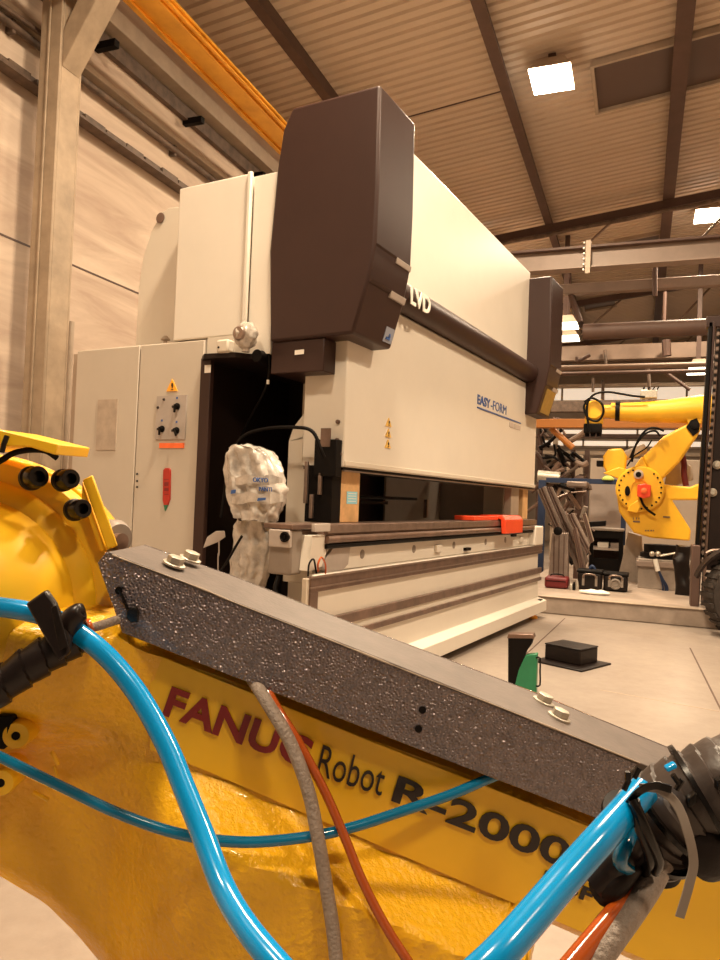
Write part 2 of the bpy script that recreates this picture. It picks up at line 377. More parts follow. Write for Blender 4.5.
# yellow crane runway near the left wall
def px_at_z(x, y, z): return on_z(x, y, z)
zc = 4.8
t = thing('crane_runway_beam', 'shiny golden yellow overhead crane beam slanting down behind the dark press hood', 'beam', (-3.6, 8, zc))
x0, x1 = -3.79, -3.41
bm = BM(); wbox(bm, x0, x1, -2, 22, zc, zc+.02); obj('bottom_flange', bm, 'gold', t, bevel=.004)
bm = BM(); wbox(bm, -3.74, -3.46, -2, 22, zc+.02, zc+.07); obj('web', bm, 'gold', t)
for xx in (-3.74, -3.52, -3.46):
    bm = BM(); wbox(bm, xx, xx+.025, -2, 22, zc-.022, zc-.001); obj('rail_strip', bm, 'gold', t, bevel=.004)
for yy in (3.95, 4.15):
    bm = BM(); wbox(bm, -3.56, -3.40, yy, yy+.06, zc-.04, zc); obj('joint_plate', bm, 'gold', t)

# overhead cross beams and pipes deeper in the hall: (Y, px/py of lower edge left & right, thickness, material, label)
def cross(name, Y, pa, pb, th, mt, label, cat, rnd=False, depth=.16, xa=None, xb=None):
    A = on_y(*pa, Y); B = on_y(*pb, Y); z = (A.z+B.z)/2
    L = xa if xa is not None else A.x; R_ = xb if xb is not None else 6.9
    bm = BM()
    if rnd:
        t = thing(name, label, cat, Vector((1, Y, z)))
        cyl(bm, (L, Y, z+th/2), (R_, Y, z+th/2), th/2, 20); obj('pipe', bm, mt, t, smooth=True)
        for x in (-2.6, 2.4, 5.2):
            if x < L: continue
            bm = BM(); cyl(bm, (x, Y, z+th*.9), (x, Y, rz(x)+.10), .012, 8); obj('hanger', bm, 'beam', t)
            bm = BM(); lathe(bm, (x-.02, Y, z+th/2), (1, 0, 0), [(th/2+.008, 0), (th/2+.008, .04)], 20); obj('clamp_ring', bm, 'beam', t, smooth=True)
        return t
    wbox(bm, L, R_, Y, Y+depth, z, z+th)
    return tag(obj(name, bm, mt, bevel=.008), label, cat)
# crane bridge nearest
Yb = 10.5; A = on_y(525.6, 269.7, Yb); B = on_y(720, 258.6, Yb); zb = (A.z+B.z)/2
t = thing('crane_bridge', 'long grey crane bridge beam crossing the hall behind the top of the press', 'beam', (1, Yb, zb))
bm = BM(); wbox(bm, WX, 6.9, Yb+.1, Yb+.16, zb+.02, zb+.27); obj('web', bm, 'beamgrey', t)
bm = BM(); wbox(bm, WX, 6.9, Yb+.02, Yb+.24, zb, zb+.02); obj('bottom_flange', bm, 'beamgrey', t)
bm = BM(); wbox(bm, WX, 6.9, Yb, Yb+.28, zb+.27, zb+.30); obj('top_flange', bm, 'beam', t)
P = on_y(588, 258, Yb)
bm = BM(); wbox(bm, P.x-.035, P.x+.035, Yb-.03, Yb+.02, zb-.10, zb+.36)
obj('clamp', bm, 'pale', t, bevel=.004)
for i in range(6):
    bm = BM(); lathe(bm, (P.x-.055, Yb-.02, zb-.05+i*.075), (0, -1, 0), [(.014, 0), (.014, .02), (.004, .022)], 10); obj('nut', bm, 'bolt', t)
cross('ceiling_pipe', 12.9, (559, 296), (720, 283), .17, 'beamtan', 'pale tan beam just below the grey crane bridge', 'beam', xa=WX)
t_ = cross('air_duct', 11.5, (580, 342), (690, 334), .24, 'beam', 'thick dark round duct ending at the top of the forklift mast', 'duct', True, xa=on_y(583, 336, 11.5).x)
cross('ceiling_beam', 15.5, (556, 361), (700, 357), .30, 'beamtan', 'wide brown beam below the thick dark duct', 'beam', xa=WX)
cross('sprinkler_pipe', 13.2, (556, 371), (700, 367), .09, 'beamtan', 'pale horizontal pipe above the small glowing lamp', 'pipe', True, xa=WX)
cross('sprinkler_pipe', 13.6, (556, 376), (700, 373), .07, 'beam', 'dark horizontal pipe just under the pale pipe', 'pipe', True, xa=WX)
cross('ceiling_beam', 16.5, (556, 388), (700, 385), .07, 'pale', 'thin pale beam directly above the bright strip windows', 'beam', xa=WX)
cross('ceiling_beam', 15.0, (556, 412), (700, 411), .22, 'tray', 'dark brown beam behind the horizontal yellow robot forearm', 'beam', xa=WX)
cross('crane_beam', 12.1, (545, 432), (700, 423), .14, 'craneorange', 'orange overhead beam passing behind the distant yellow robot', 'beam', xa=WX)
# hangers and braces between these beams
for i, (a, b, Y, r_) in enumerate([((605, 350), (606, 364), 15.4, .03), ((577, 362), (590, 355), 13.1, .03), ((577, 362), (577, 357), 13.1, .03), ((603, 380), (603, 415), 16.3, .03), ((655, 268), (655, 296), 12.8, .04), ((665, 292), (664, 322), 14.5, .035), ((648, 365), (650, 400), 14.2, .03), ((664, 371), (690, 390), 14.2, .03), ((570, 292), (580, 322), 13.0, .05), ((593, 378), (593, 392), 15.9, .03), ((666, 340), (667, 356), 15.2, .08)]):
    bm = BM(); cyl(bm, on_y(*a, Y), on_y(*b, Y), r_, 8)
    tag(obj('hanger_rod', bm, 'beam' if i % 3 else 'tray', smooth=True), 'short rod or brace joining overhead beams deep in the hall', 'rod', 'rods between the overhead beams')
# strips of lit windows in far wall
def window(n, x0, x1, z0, z1, Y=23.98, mt='litwin'):
    bm = BM(); wbox(bm, x0, x1, Y-.02, Y+.05, z0, z1); w = struct('window_%d' % n, bm, mt)
    bm = BM()
    k = int((x1-x0)/1.2)
    for i in range(k+1): xx = x0+(x1-x0)*i/max(k, 1); wbox(bm, xx-.03, xx+.03, Y-.06, Y-.02, z0-.05, z1+.05)
    wbox(bm, x0, x1, Y-.06, Y-.02, z0-.06, z0); wbox(bm, x0, x1, Y-.06, Y-.02, z1, z1+.06)
    obj('window_frame', bm, 'pale', w)
YW = 23.98
A = on_y(556, 408, YW); B = on_y(715, 378, YW); 
window(1, -3.6, 6, on_y(620, 400, YW).z, on_y(620, 386, YW).z)
window(2, -3.0, 6, on_y(600, 446, YW).z, on_y(600, 441, YW).z)
window(3, -2.6, 6, on_y(600, 434, YW).z, on_y(600, 430, YW).z)
for (pa, col) in (((600, 455), 'pale'), ((600, 438), 'beam'), ((600, 424), 'beamtan')):
    cross('far_beam', 21.0, pa, (pa[0]+1, pa[1]), .10, col, {'pale': 'lowest thin pale beam across the far end of the hall', 'beam': 'thin dark beam between the far strip windows', 'beamtan': 'thin tan beam above the far strip windows behind the robot'}[col], 'beam', xa=WX)

# ------------------------------------------------------------------ raised slab
bm = BM(); prism(bm, [Vector((-4.4, 7.95, 0)), Vector((6.5, 7.75, 0)), Vector((6.5, 23.9, 0)), Vector((-4.4, 23.9, 0))], (0, 0, .17)); 
# (cut around the press: the slab starts to the right of it)
bm.free(); bm = BM()
S0 = -1.25
prism(bm, [Vector((S0, 7.72, 0)), Vector((6.5, 7.50, 0)), Vector((6.5, 23.9, 0)), Vector((S0, 23.9, 0))], (0, 0, .17))
struct('trim_5', bm, 'slab', bevel=.01)
bm = BM(); prism(bm, [Vector((S0, 7.70, .168)), Vector((6.5, 7.48, .168)), Vector((6.5, 7.56, .168)), Vector((S0, 7.78, .168))], (0, 0, .006)); struct('trim_6', bm, 'pale')
SL = .17
# floor joint lines
for n, (a, b) in enumerate([((520, 660), (548, 634)), ((690, 648), (722, 712)), ((600, 690), (722, 712))]):
    A = on_z(*a, 0); B = on_z(*b, 0); d = (B-A).normalized(); s = Vector((-d.y, d.x, 0))*.005
    bm = BM(); prism(bm, [A-s, B+d*1.0-s, B+d*1.0+s, A+s], (0, 0, .0015)); struct('trim_%d' % (7+n), bm, 'beam' if n < 2 else 'pale')

# ------------------------------------------------------------------ press brake
PB = thing('press_brake', 'huge white and dark grey press brake standing in the middle of the hall', 'machine', M(3.4, 2.3, 0))
def part(name, bm, mt, parent=PB, **k): return obj(name, bm, mt, parent, **k)
# bed (front table beam)
bm = BM(); mbox(bm, 3.12, 7.24, 1.95, 1.99, .12, .70); mbox(bm, 3.7, 7.24, 1.99, 2.5, .12, .70); bed = part('bed', bm, 'white', bevel=.006)
bm = BM(); mbox(bm, 3.36, 7.24, 1.99, 2.12, .70, .845); part('bed_upper', bm, 'white', bevel=.006)
bm = BM(); mbox(bm, 3.03, 3.12, 1.935, 1.965, .12, .69); part('bed_end_plate', bm, 'beige', bevel=.004)
def strip(z0, z1, u0=3.05, u1=7.30, name='bed_strip'):
    bm = BM(); mbox(bm, u0, u1, 1.925, 1.95, z0, z1); return part(name, bm, 'brownsteel', bevel=.003)
strip(.620, .697); strip(.425, .478); strip(.352, .385)
bm = BM(); mbox(bm, 3.04, 7.29, 1.918, 1.925, .640, .648); mbox(bm, 3.04, 7.29, 1.918, 1.925, .69, .70); part('strip_lip', bm, 'steel')
bm = BM(); mbox(bm, 3.05, 3.12, 1.925, 1.95, .36, .62); part('strip_upright', bm, 'brownsteel')
bm = BM(); mbox(bm, 3.1, 7.28, 1.938, 1.95, .385, .425); part('bed_rib', bm, 'white')
# base skirt sloping out to a flange
bm = BM(); prof_ = [(1.95, .35), (1.945, .19), (1.86, .165), (1.86, .065), (2.15, .065), (2.15, .35)]
prism(bm, [M(3.1, v, z) for v, z in prof_], U*(7.27-3.1)); part('base_skirt', bm, 'white', bevel=.005)
bm = BM(); mbox(bm, 7.12, 7.2, 1.88, 1.92, .168, .18); part('anchor_slot', bm, 'black')
for u in (3.5, 7.10):
    bm = BM(); cyl(bm, M(u, 1.95, .03), M(u, 1.95, .066), .02, 12); lathe(bm, M(u, 1.95, 0), Z, [(.05, 0), (.05, .02), (.02, .035)], 20)
    mbox(bm, u-.10, u-.03, 1.92, 1.98, .02, .05)
    part('leveling_foot', bm, 'warn', smooth=True)
# table top clamps and round rails
bm = BM(); mbox(bm, 3.22, 7.12, 1.95, 2.14, .915, .950); mbox(bm, 3.22, 7.12, 1.965, 2.13, .845, .915); part('table_top', bm, 'brownsteel', bevel=.004)
bm = BM(); mbox(bm, 3.22, 7.12, 1.945, 1.955, .905, .945); part('table_edge', bm, 'steel')
bm = BM(); cyl(bm, M(3.22, 1.95, .872), M(7.05, 1.95, .872), .020, 16); part('guide_rail', bm, 'brownsteel', smooth=True)
bm = BM(); cyl(bm, M(3.22, 1.955, .838), M(7.05, 1.955, .838), .013, 12); part('lower_guide_rail', bm, 'black', smooth=True)
bm = BM(); mbox(bm, 2.98, 3.24, 2.0, 2.17, .925, .95); part('table_end', bm, 'brownsteel', bevel=.004)
bm = BM(); mbox(bm, 3.08, 3.23, 1.935, 1.955, .915, .955); part('end_clamp', bm, 'grey', bevel=.003)
bm = BM(); prism(bm, [M(3.10, 1.96, .895), M(3.23, 1.96, .895), M(3.24, 1.96, .80), M(3.20, 1.96, .735), M(3.08, 1.96, .72)], V*.1); part('end_bracket', bm, 'white', bevel=.003)
bm = BM(); prism(bm, [M(3.36, 1.975, .845), M(3.52, 1.975, .845), M(3.50, 1.975, .73), M(3.44, 1.975, .70), M(3.28, 1.975, .70), M(3.22, 1.975, .74)], V*.02); part('bed_gusset', bm, 'grey', bevel=.003)
for u in (3.68, 4.38, 5.08, 5.78, 6.3):
    bm = BM(); lathe(bm, M(u, 1.992, .775), -V, [(.026, 0), (.026, .004), (.017, .005), (.001, .005)], 20); part('bolt_hole', bm, 'motor', smooth=True)
for (u, dz) in ((4.72, .0), (6.7, 0)):
    bm = BM(); mbox(bm, u, u+.10, 1.97, 1.99, .74, .79); part('rail_bracket', bm, 'white', bevel=.003)
for a in ((5.28, .725), (6.45, .80)):
    bm = BM(); mbox(bm, a[0], a[0]+.10, 1.965, 1.99, a[1], a[1]+.022); part('latch', bm, 'black')
bm = BM(); mbox(bm, 7.02, 7.30, 1.92, 2.05, .70, .885); part('end_block', bm, 'white', bevel=.012)
bm = BM(); tube(bm, [M(3.12, 1.93, .72), M(3.10, 1.92, .76), M(3.13, 1.92, .79), M(3.17, 1.92, .75), M(3.19, 1.93, .705)], .005, 8); part('copper_cable', bm, 'orange', smooth=True)
bm = BM(); tube(bm, [M(3.06, 1.95, .70), M(3.05, 1.94, .76), M(3.09, 1.94, .78), M(3.12, 1.94, .71)], .005, 8); part('black_cable', bm, 'black', smooth=True)
# motor box at the near end
mo = BM(); mbox(mo, 3.0, 3.10, 2.015, 2.15, .70, .925)
mo = part('drive_motor', mo, 'motor', bevel=.012)
bm = BM(); mbox(bm, 2.975, 3.0, 2.01, 2.135, .835, .922); part('motor_cap', bm, 'grey', parent=PB, bevel=.006)
bm = BM(); P = on_u(284, 537, 2.965); lathe(bm, P+U*.016, -U, [(.026, 0), (.026, .015), (.020, .017), (.017, .01), (.009, .008), (.007, .014)], 24); part('motor_socket', bm, 'black', smooth=True)
bm = BM(); tube(bm, [M(3.03, 2.1, .70), M(2.99, 2.09, .62), M(3.02, 2.04, .55), M(3.1, 2.0, .45)], .012, 10); part('motor_cable', bm, 'black', smooth=True)
# ram: lower apron and set-back side
bm = BM(); prism(bm, [M(3.46, 2.01, 1.255), M(3.46, 2.28, 1.255), M(3.46, 2.28, 2.2), M(3.46, 2.01, 2.24)], U*(7.24-3.46)); part('ram', bm, 'white', bevel=.008)
bm = BM(); mbox(bm, 3.47, 7.235, 2.0, 2.012, 1.262, 1.29); part('ram_lip', bm, 'white2', bevel=.003)
bm = BM(); mbox(bm, 3.47, 7.235, 2.015, 2.27, 1.240, 1.257); part('ram_tool_clamp', bm, 'black')
bm = BM(); mbox(bm, 3.47, 7.235, 2.005, 2.02, 1.232, 1.240); part('tool_edge', bm, 'steel')
for v, z in ((2.05, 1.50), (2.05, 1.40), (2.03, 1.325)):
    bm = BM(); lathe(bm, M(3.46, v, z), -U, [(.012, 0), (.012, .012), (.006, .014)], 12); part('ram_bolt', bm, 'brownsteel', smooth=True)
# upper panel above the tube
bm = BM(); mbox(bm, 3.76, 6.86, 2.01, 2.06, 2.40, 3.294); part('upper_panel', bm, 'white', bevel=.010)
bm = BM(); mbox(bm, 3.76, 7.2, 2.06, 2.5, 2.24, 3.1); part('upper_housing', bm, 'white2')
# tube
bm = BM(); cyl(bm, M(3.70, 1.985, 2.33), M(6.88, 1.985, 2.33), .088, 32); tb = part('light_tube', bm, 'dark', smooth=True)
letters('lettering', 'LVD', M(3.985, 1.893, 2.265), M(4.28, 1.893, 2.265), M(3.985, 1.893, 2.375), .006, 'whitelet', tb, .028)
bm = BM(); mbox(bm, 3.76, 6.86, 1.975, 2.01, 2.415, 2.428); part('tube_flashing', bm, 'grey')
# cylinder covers (hoods)
def hood(u0, u1, label=None, gold=False):
    pf = [(2.343, 3.232), (1.797, 3.235), (1.787, 2.70), (1.79, 2.40), (1.824, 2.21), (1.90, 1.945), (2.43, 1.935), (2.46, 2.45), (2.43, 2.91), (2.40, 3.12)]
    bm = BM(); prism(bm, [M(u0, v, z) for v, z in pf], U*(u1-u0)); h = part('cylinder_cover', bm, 'dark', bevel=.016, bseg=3)
    for (va, za, vb, zb_) in ((1.786, 2.405, 1.793, 2.375), (1.812, 2.225, 1.823, 2.190)):
        bm = BM(); prism(bm, [M(u0+(u1-u0)*.56, va-.004, za), M(u0+(u1-u0)*.56, vb-.004, zb_), M(u0+(u1-u0)*.56, vb+.02, zb_), M(u0+(u1-u0)*.56, va+.02, za)], U*(u1-u0)*.42); part('cover_groove', bm, 'grey', parent=h, bevel=.002)
        bm = BM(); prism(bm, [M(u0+.01, va-.003, za), M(u0+.01, vb-.003, zb_+.02), M(u0+.01, vb+.02, zb_+.02), M(u0+.01, va+.02, za)], U*(u1-u0)*.55); part('cover_seam', bm, 'dark', parent=h)
    ua, ub = u0+(u1-u0)*.72, u0+(u1-u0)*.95
    if not gold:
        def fr(z): return 1.90 + (2.21-1.90)*0 + (1.824-1.90)*(z-1.945)/(2.21-1.945)
        bm = BM(); prism(bm, [M(ua, fr(1.97)-.004, 1.97), M(ub, fr(1.97)-.004, 1.97), M(ub, fr(2.05)-.004, 2.05), M(ua, fr(2.05)-.004, 2.05)], V*.01)
        pl = part('emblem_plate', bm, 'emblem', parent=h)
        bm = BM(); mbox(bm, ua+.022, ub-.035, fr(1.99)-.009, fr(1.99)-.002, 1.985, 1.999); mbox(bm, ub-.052, ub-.035, fr(2.01)-.007, fr(2.01)-.002, 1.999, 2.028); part('emblem_mark', bm, 'bluelet', parent=pl)
    else:
        fr = lambda z: 1.90 + (1.824-1.90)*(z-1.945)/(2.21-1.945)
        bm = BM(); prism(bm, [M(u0+.08, fr(1.97)-.004, 1.97), M(u1-.04, fr(1.97)-.004, 1.97), M(u1-.04, fr(2.19)-.004, 2.19), M(u0+.08, fr(2.19)-.004, 2.19)], V*.01)
        q_ = part('yellow_sticker', bm, 'sticker', parent=h)
    return h
hood(3.32, 3.76); hood(6.83, 7.27, gold=True)
# box under the near hood
bm = BM(); mbox(bm, 3.34, 3.70, 2.085, 2.43, 1.76, 1.94); ub = part('under_cover_box', bm, 'dark', bevel=.006)
bm = BM(); obox(bm, on_u(295, 355, 3.338)-U*.004, on_u(304, 354, 3.338)-on_u(295, 355, 3.338), Z*.025, U*.004); part('small_label', bm, 'whitelet', parent=ub)
bm = BM(); lathe(bm, M(3.42, 2.50, 1.86), -U, [(.055, 0), (.055, .02), (.03, .10), (.035, .12)], 20); part('cable_gland', bm, 'black', smooth=True)
# side housing (tall white panels behind the hood)
bm = BM(); mbox(bm, 3.32, 3.9, 2.605, 2.875, 1.875, 1.99); part('lower_housing', bm, 'white2')
bm = BM(); mbox(bm, 3.32, 6.9, 2.62, 3.146, 1.99, 2.915); part('rear_housing', bm, 'white', bevel=.008)
bm = BM(); mbox(bm, 3.34, 6.9, 2.44, 2.60, 1.875, 2.90); part('side_panel', bm, 'white', bevel=.004)
bm = BM(); mbox(bm, 3.305, 3.33, 2.595, 2.625, 1.97, 2.92); part('panel_ridge', bm, 'white', bevel=.008)
pf = [(3.15, 2.88), (3.40, 2.905), (3.47, 2.88), (3.55, 2.76), (3.61, 2.60), (3.635, 2.40), (3.64, 1.9), (3.64, .1), (3.15, .1)]
bm = BM(); prism(bm, [M(3.5, v, z) for v, z in pf], U*3.3); rs = part('rear_cover', bm, 'white2', bevel=.006)
P = on_u(160.5, 218, 3.495); bm = BM(); lathe(bm, P, -U, [(.034, 0), (.034, .004), (.028, .006)], 24); part('round_port', bm, 'brownsteel', parent=rs, smooth=True)
# c-frames seen in the throat
def cframe(u, th, mt, dv=0, top=1.80):
    pts = [(2.43, .60), (2.43, 1.40), (2.40, 1.48), (2.33, 1.56), (2.27, 1.66), (2.27, top), (2.05, top), (2.05, 1.50), (2.13, 1.475), (2.19, 1.43), (2.225, 1.36), (2.235, .60)]
    bm = BM(); prism(bm, [M(u, v+dv, z) for v, z in pts], U*th); return part('side_frame', bm, mt, bevel=.004)
cframe(3.60, .05, 'white2'); cframe(3.50, .045, 'white2', -.03, 1.45)
bm = BM(); mbox(bm, 3.66, 3.68, 2.27, 2.42, 1.4, 1.755); part('inner_panel', bm, 'beige')
cframe(6.95, .08, 'white2')
# guide block and safety unit next to the ram's near end
bm = BM(); mbox(bm, 3.40, 3.46, 2.02, 2.16, 1.20, 1.40); part('guide_block', bm, 'black', bevel=.004)
bm = BM(); mbox(bm, 3.42, 3.52, 2.05, 2.22, .95, 1.26); part('guide_column', bm, 'black', bevel=.004)
bm = BM(); mbox(bm, 3.395, 3.405, 2.06, 2.12, 1.36, 1.46); part('guide_plate', bm, 'brownsteel')
for v, z0, z1 in ((2.16, .97, 1.10), (2.11, 1.1, 1.22), (2.20, 1.05, 1.28)):
    bm = BM(); mbox(bm, 3.40, 3.42, v, v+.02, z0, z1); part('slide_pin', bm, 'steel', bevel=.003)
bm = BM(); tube(bm, [M(3.3, 2.70, .95), M(3.3, 2.66, 1.25), M(3.3, 2.58, 1.40), M(3.3, 2.42, 1.45), M(3.3, 2.2, 1.455), M(3.32, 2.12, 1.43), M(3.34, 2.08, 1.34), M(3.36, 2.07, 1.30)], .010, 10); part('arched_cable', bm, 'black', smooth=True)
# dark enclosure on the near side
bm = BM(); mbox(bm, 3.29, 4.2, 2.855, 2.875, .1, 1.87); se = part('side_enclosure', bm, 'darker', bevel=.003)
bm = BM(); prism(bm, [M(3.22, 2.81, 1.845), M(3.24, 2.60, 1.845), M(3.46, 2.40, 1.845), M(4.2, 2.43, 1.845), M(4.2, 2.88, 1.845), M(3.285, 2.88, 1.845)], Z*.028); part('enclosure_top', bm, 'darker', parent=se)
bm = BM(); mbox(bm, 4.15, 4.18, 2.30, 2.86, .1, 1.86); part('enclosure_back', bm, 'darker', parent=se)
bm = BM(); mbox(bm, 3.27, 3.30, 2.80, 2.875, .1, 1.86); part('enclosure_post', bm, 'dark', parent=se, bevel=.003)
P = on_u(206, 373, 3.268); bm = BM(); obox(bm, P-U*.003+V*.01, -V*.045, Z*.045, U*.003); part('white_tag', bm, 'whitelet', parent=se)
P = on_u(216, 375, 3.5); bm = BM(); obox(bm, P, V*-.03+Z*-.03+U*.02, Z*.02+V*-.015, U*.004); part('paper_slip', bm, 'grey', parent=se)
P = on_u(223, 363, 3.4); bm = BM(); obox(bm, P, -V*.06, Z*.018, U*.05); part('ceiling_light_strip', bm, 'whitelet', parent=se)
bm = BM(); tube(bm, [on_u(269, 352, 3.35), on_u(269, 372, 3.38), on_u(264, 392, 3.42), on_u(250, 418, 3.5), on_u(240, 438, 3.55)], .007, 8); part('hanging_cable', bm, 'black', parent=se, smooth=True)
P = on_u(268, 382, 3.39); bm = BM(); cyl(bm, P+Z*.012, P-Z*.012, .0085, 10); part('cable_tag', bm, 'whitelet', parent=se)
# dark rear interior seen under the ram
bm = BM(); mbox(bm, 3.7, 7.3, 3.05, 3.1, .5, 1.9); part('rear_guard', bm, 'darkback' if False else 'dark')
bm = BM(); mbox(bm, 5.75, 6.98, 2.9, 2.92, .6, 1.6); part('rear_plate', bm, 'motor')
bm = BM(); mbox(bm, 6.98, 7.02, 2.2, 3.0, .9, 1.5); part('rear_side_guard', bm, 'motor')
bm = BM(); cyl(bm, M(3.6, 2.45, 1.10), M(5.4, 2.45, 1.10), .012, 10); mbox(bm, 3.9, 5.0, 2.5, 2.56, 1.05, 1.075)
bg = part('back_gauge', bm, 'black')
for u in (4.25, 4.34, 5.6):
    bm = BM(); mbox(bm, u, u+.025, 2.44, 2.47, .95, 1.10); part('gauge_finger', bm, 'steel', parent=bg)
# lettering and stickers on the apron
fp = 2.008
letters('lettering', 'EASY', M(5.52, fp, 1.868), M(5.83, fp, 1.868), M(5.52, fp, 1.945), .003, 'bluelet', PB, .03)
letters('lettering', '-FORM', M(5.85, fp, 1.868), M(6.26, fp, 1.868), M(5.85, fp, 1.945), .003, 'bluelet', PB, .0)
bm = BM(); mbox(bm, 5.52, 6.70, 2.004, 2.012, 1.835, 1.846); part('logo_line', bm, 'bluelet')
bm = BM(); mbox(bm, 6.36, 6.50, 2.005, 2.011, 1.775, 1.815); mbox(bm, 6.52, 6.69, 2.005, 2.011, 1.775, 1.815); part('faint_mark', bm, 'fainted')
for z in (1.555, 1.490, 1.425):
    bm = BM(); prism(bm, [M(3.945, 2.004, z-.026), M(4.02, 2.004, z-.026), M(3.982, 2.004, z+.026)], V*.008); ws = part('warning_triangle', bm, 'warn2')
    letters('exclamation_mark', '!', M(3.974, 2.002, z-.02), M(3.990, 2.002, z-.02), M(3.974, 2.002, z+.008), .002, 'blacklet', ws)

# ------------------------------------------------------------------ electrical cabinet
CB = thing('electrical_cabinet', 'tall two-door beige electrical cabinet attached to the left side of the press', 'cabinet', M(3.4, 3.4, 0))
ZC = 1.985
bm = BM(); mbox(bm, 3.33, 4.3, 2.88, 3.965, .05, ZC); obj('body', bm, 'cabinet', CB, bevel=.008)
bm = BM(); mbox(bm, 3.31, 3.33, 2.89, 3.395, .1, ZC-.01); dr = obj('door', bm, 'cabinet', CB, bevel=.004)
bm = BM(); mbox(bm, 3.31, 3.33, 3.405, 3.96, .1, ZC-.01); dl = obj('door', bm, 'cabinet', CB, bevel=.004)
bm = BM(); mbox(bm, 3.33, 3.40, 3.96, 4.02, .05, ZC-.02); obj('side_flange', bm, 'pale', CB, bevel=.004)
du = 3.306
def plate(name, x0, y0, x1, y1, mt, parent, th=.004, u=du, **k):
    a = on_u(x0, y1, u); b = on_u(x1, y0, u); va, vb = a.dot(V), b.dot(V)
    bm = BM(); mbox(bm, u-th, u+.006, vb, va, a.z, b.z); return obj(name, bm, mt, parent, **k)
cp = plate('control_panel', 155.5, 395, 187, 439.5, 'grey', dr, .005)
plate('drawing_sheet', 96, 399, 118, 450, 'papertan', dl, .003)
plate('orange_label', 159.5, 443, 184, 448, 'orangelabel', dr, .004)
a = on_u(172.2, 379, du); bm = BM(); b0 = on_u(166.5, 391.5, du); b1 = on_u(177.5, 391, du); prism(bm, [a-U*.003, b0-U*.003, b1-U*.003], U*.006); wt = obj('warning_sign', bm, 'warn', dr)
letters('exclamation_mark', '!', on_u(171.3, 390, du-.005), on_u(173.2, 390, du-.005), on_u(171.3, 383, du-.005), .002, 'blacklet', wt)
def switch(x, y, ang):
    P = on_u(x, y, du-.005)
    bm = BM(); lathe(bm, P, -U, [(.020, 0), (.020, .008), (.013, .011), (.013, .022)], 18); s = obj('rotary_switch', bm, 'black', cp, smooth=True)
    d = V*math.sin(ang)*-1 + Z*-math.cos(ang); e = d.cross(U).normalized()
    bm = BM(); obox(bm, P-U*.028-e*.007-d*.012, e*.014, d*.050, U*.008); obj('switch_handle', bm, 'black', cp, bevel=.002)
    bm = BM(); lathe(bm, P+V*.035-U*.001, -U, [(.008, 0), (.008, .003), (.005, .004)], 12); obj('dial_mark', bm, 'blacklet', cp)
    bm = BM(); obox(bm, P+Z*.045-U*.002, V*.012, Z*.012, U*.002); obj('switch_symbol', bm, 'bluelet', cp)
switch(177.5, 406.5, 0); switch(162.3, 429, 0); switch(177, 430.5, .5)
for x, y in ((164, 399.5), (158, 407.5)):
    bm = BM(); lathe(bm, on_u(x, y, du-.005), -U, [(.009, 0), (.007, .006), (.002, .007)], 14); obj('indicator_light', bm, 'blacklet', cp, smooth=True)
# red key-shaped hanger
P0 = on_u(163.5, 469, du)
bm = BM(); pts = [(163, 470), (165, 468), (168.5, 468), (170, 470), (169.5, 499), (167.5, 505), (163.5, 505), (162.5, 500)]
prism(bm, [on_u(x, y, du-.006) for x, y in pts], U*.012); rk = obj('red_door_strip', bm, 'darkred', dr, bevel=.002)
bm = BM(); [prism(bm, [on_u(x, y, du-.0075) for x, y in ((164.2, y0), (168.6, y0), (168.4, y1), (164.0, y1))], U*.002) for y0, y1 in ((479, 479.8), (482, 486), (488, 491), (494, 494.8))]; obj('illegible_mark', bm, 'redlet', rk)  # plain dark bars in place of unreadable writing on the strip
bm = BM(); prism(bm, [on_u(x, y, du-.004) for x, y in ((163.5, 505), (167.5, 505), (164.8, 511))], U*.006); obj('strip_tip', bm, 'green', rk)
for y in (474, 481, 487):
    bm = BM(); lathe(bm, on_u(137, y, du-.004), -U, [(.006, -.003), (.006, .003), (.003, .004)], 10); obj('door_screw', bm, 'black', dl)
P = M(3.45, 3.33, ZC); bm = BM(); lathe(bm, P, Z, [(.012, 0), (.012, .045), (.028, .05), (.028, .055), (.012, .075)], 16)
obj('lifting_eye', bm, 'pale', CB, smooth=True)

# clear-wrapped lamp and box on the enclosure top
P = on_u(246, 341, 3.22); P.z = 1.955
t = thing('wrapped_beacon', 'round warning light wrapped in shiny clear plastic above the dark enclosure', 'light', P-Z*.087)
bm = BM(); bmesh.ops.create_icosphere(bm, subdivisions=4, radius=.075)
from mathutils import noise as mn
for v in bm.verts:
    v.co = Vector((v.co.x*.8, v.co.y, v.co.z)) * (1 + .16*mn.noise(v.co*28) + .08*mn.noise(v.co*60)) + P
obj('plastic_wrap', bm, 'film2', t, smooth=True)
bm = BM(); lathe(bm, P-U*.045, -U, [(.042, 0), (.042, .018), (.034, .03), (.012, .032)], 24); obj('lens', bm, 'steel', t, smooth=True)
bm = BM(); cyl(bm, Vector((P.x, P.y, 1.865)), Vector((P.x, P.y, 1.91)), .022, 14); obj('stem', bm, 'film2', t, smooth=True)
P = on_u(227, 350, 3.24)
t = thing('junction_box', 'small white box beside the wrapped warning light', 'box', Vector((P.x, P.y, 1.87)))
bm = BM(); Q = Vector((P.x, P.y, 1.87)); obox(bm, Q+V*.055-U*.03, -V*.085, U*.06, Z*.075); obj('box_body', bm, 'white2', t, bevel=.012)
bm = BM(); lathe(bm, Q-U*.03+V*.035+Z*.03, -U, [(.006, 0), (.006, .004)], 10); obj('plug_hole', bm, 'black', t)

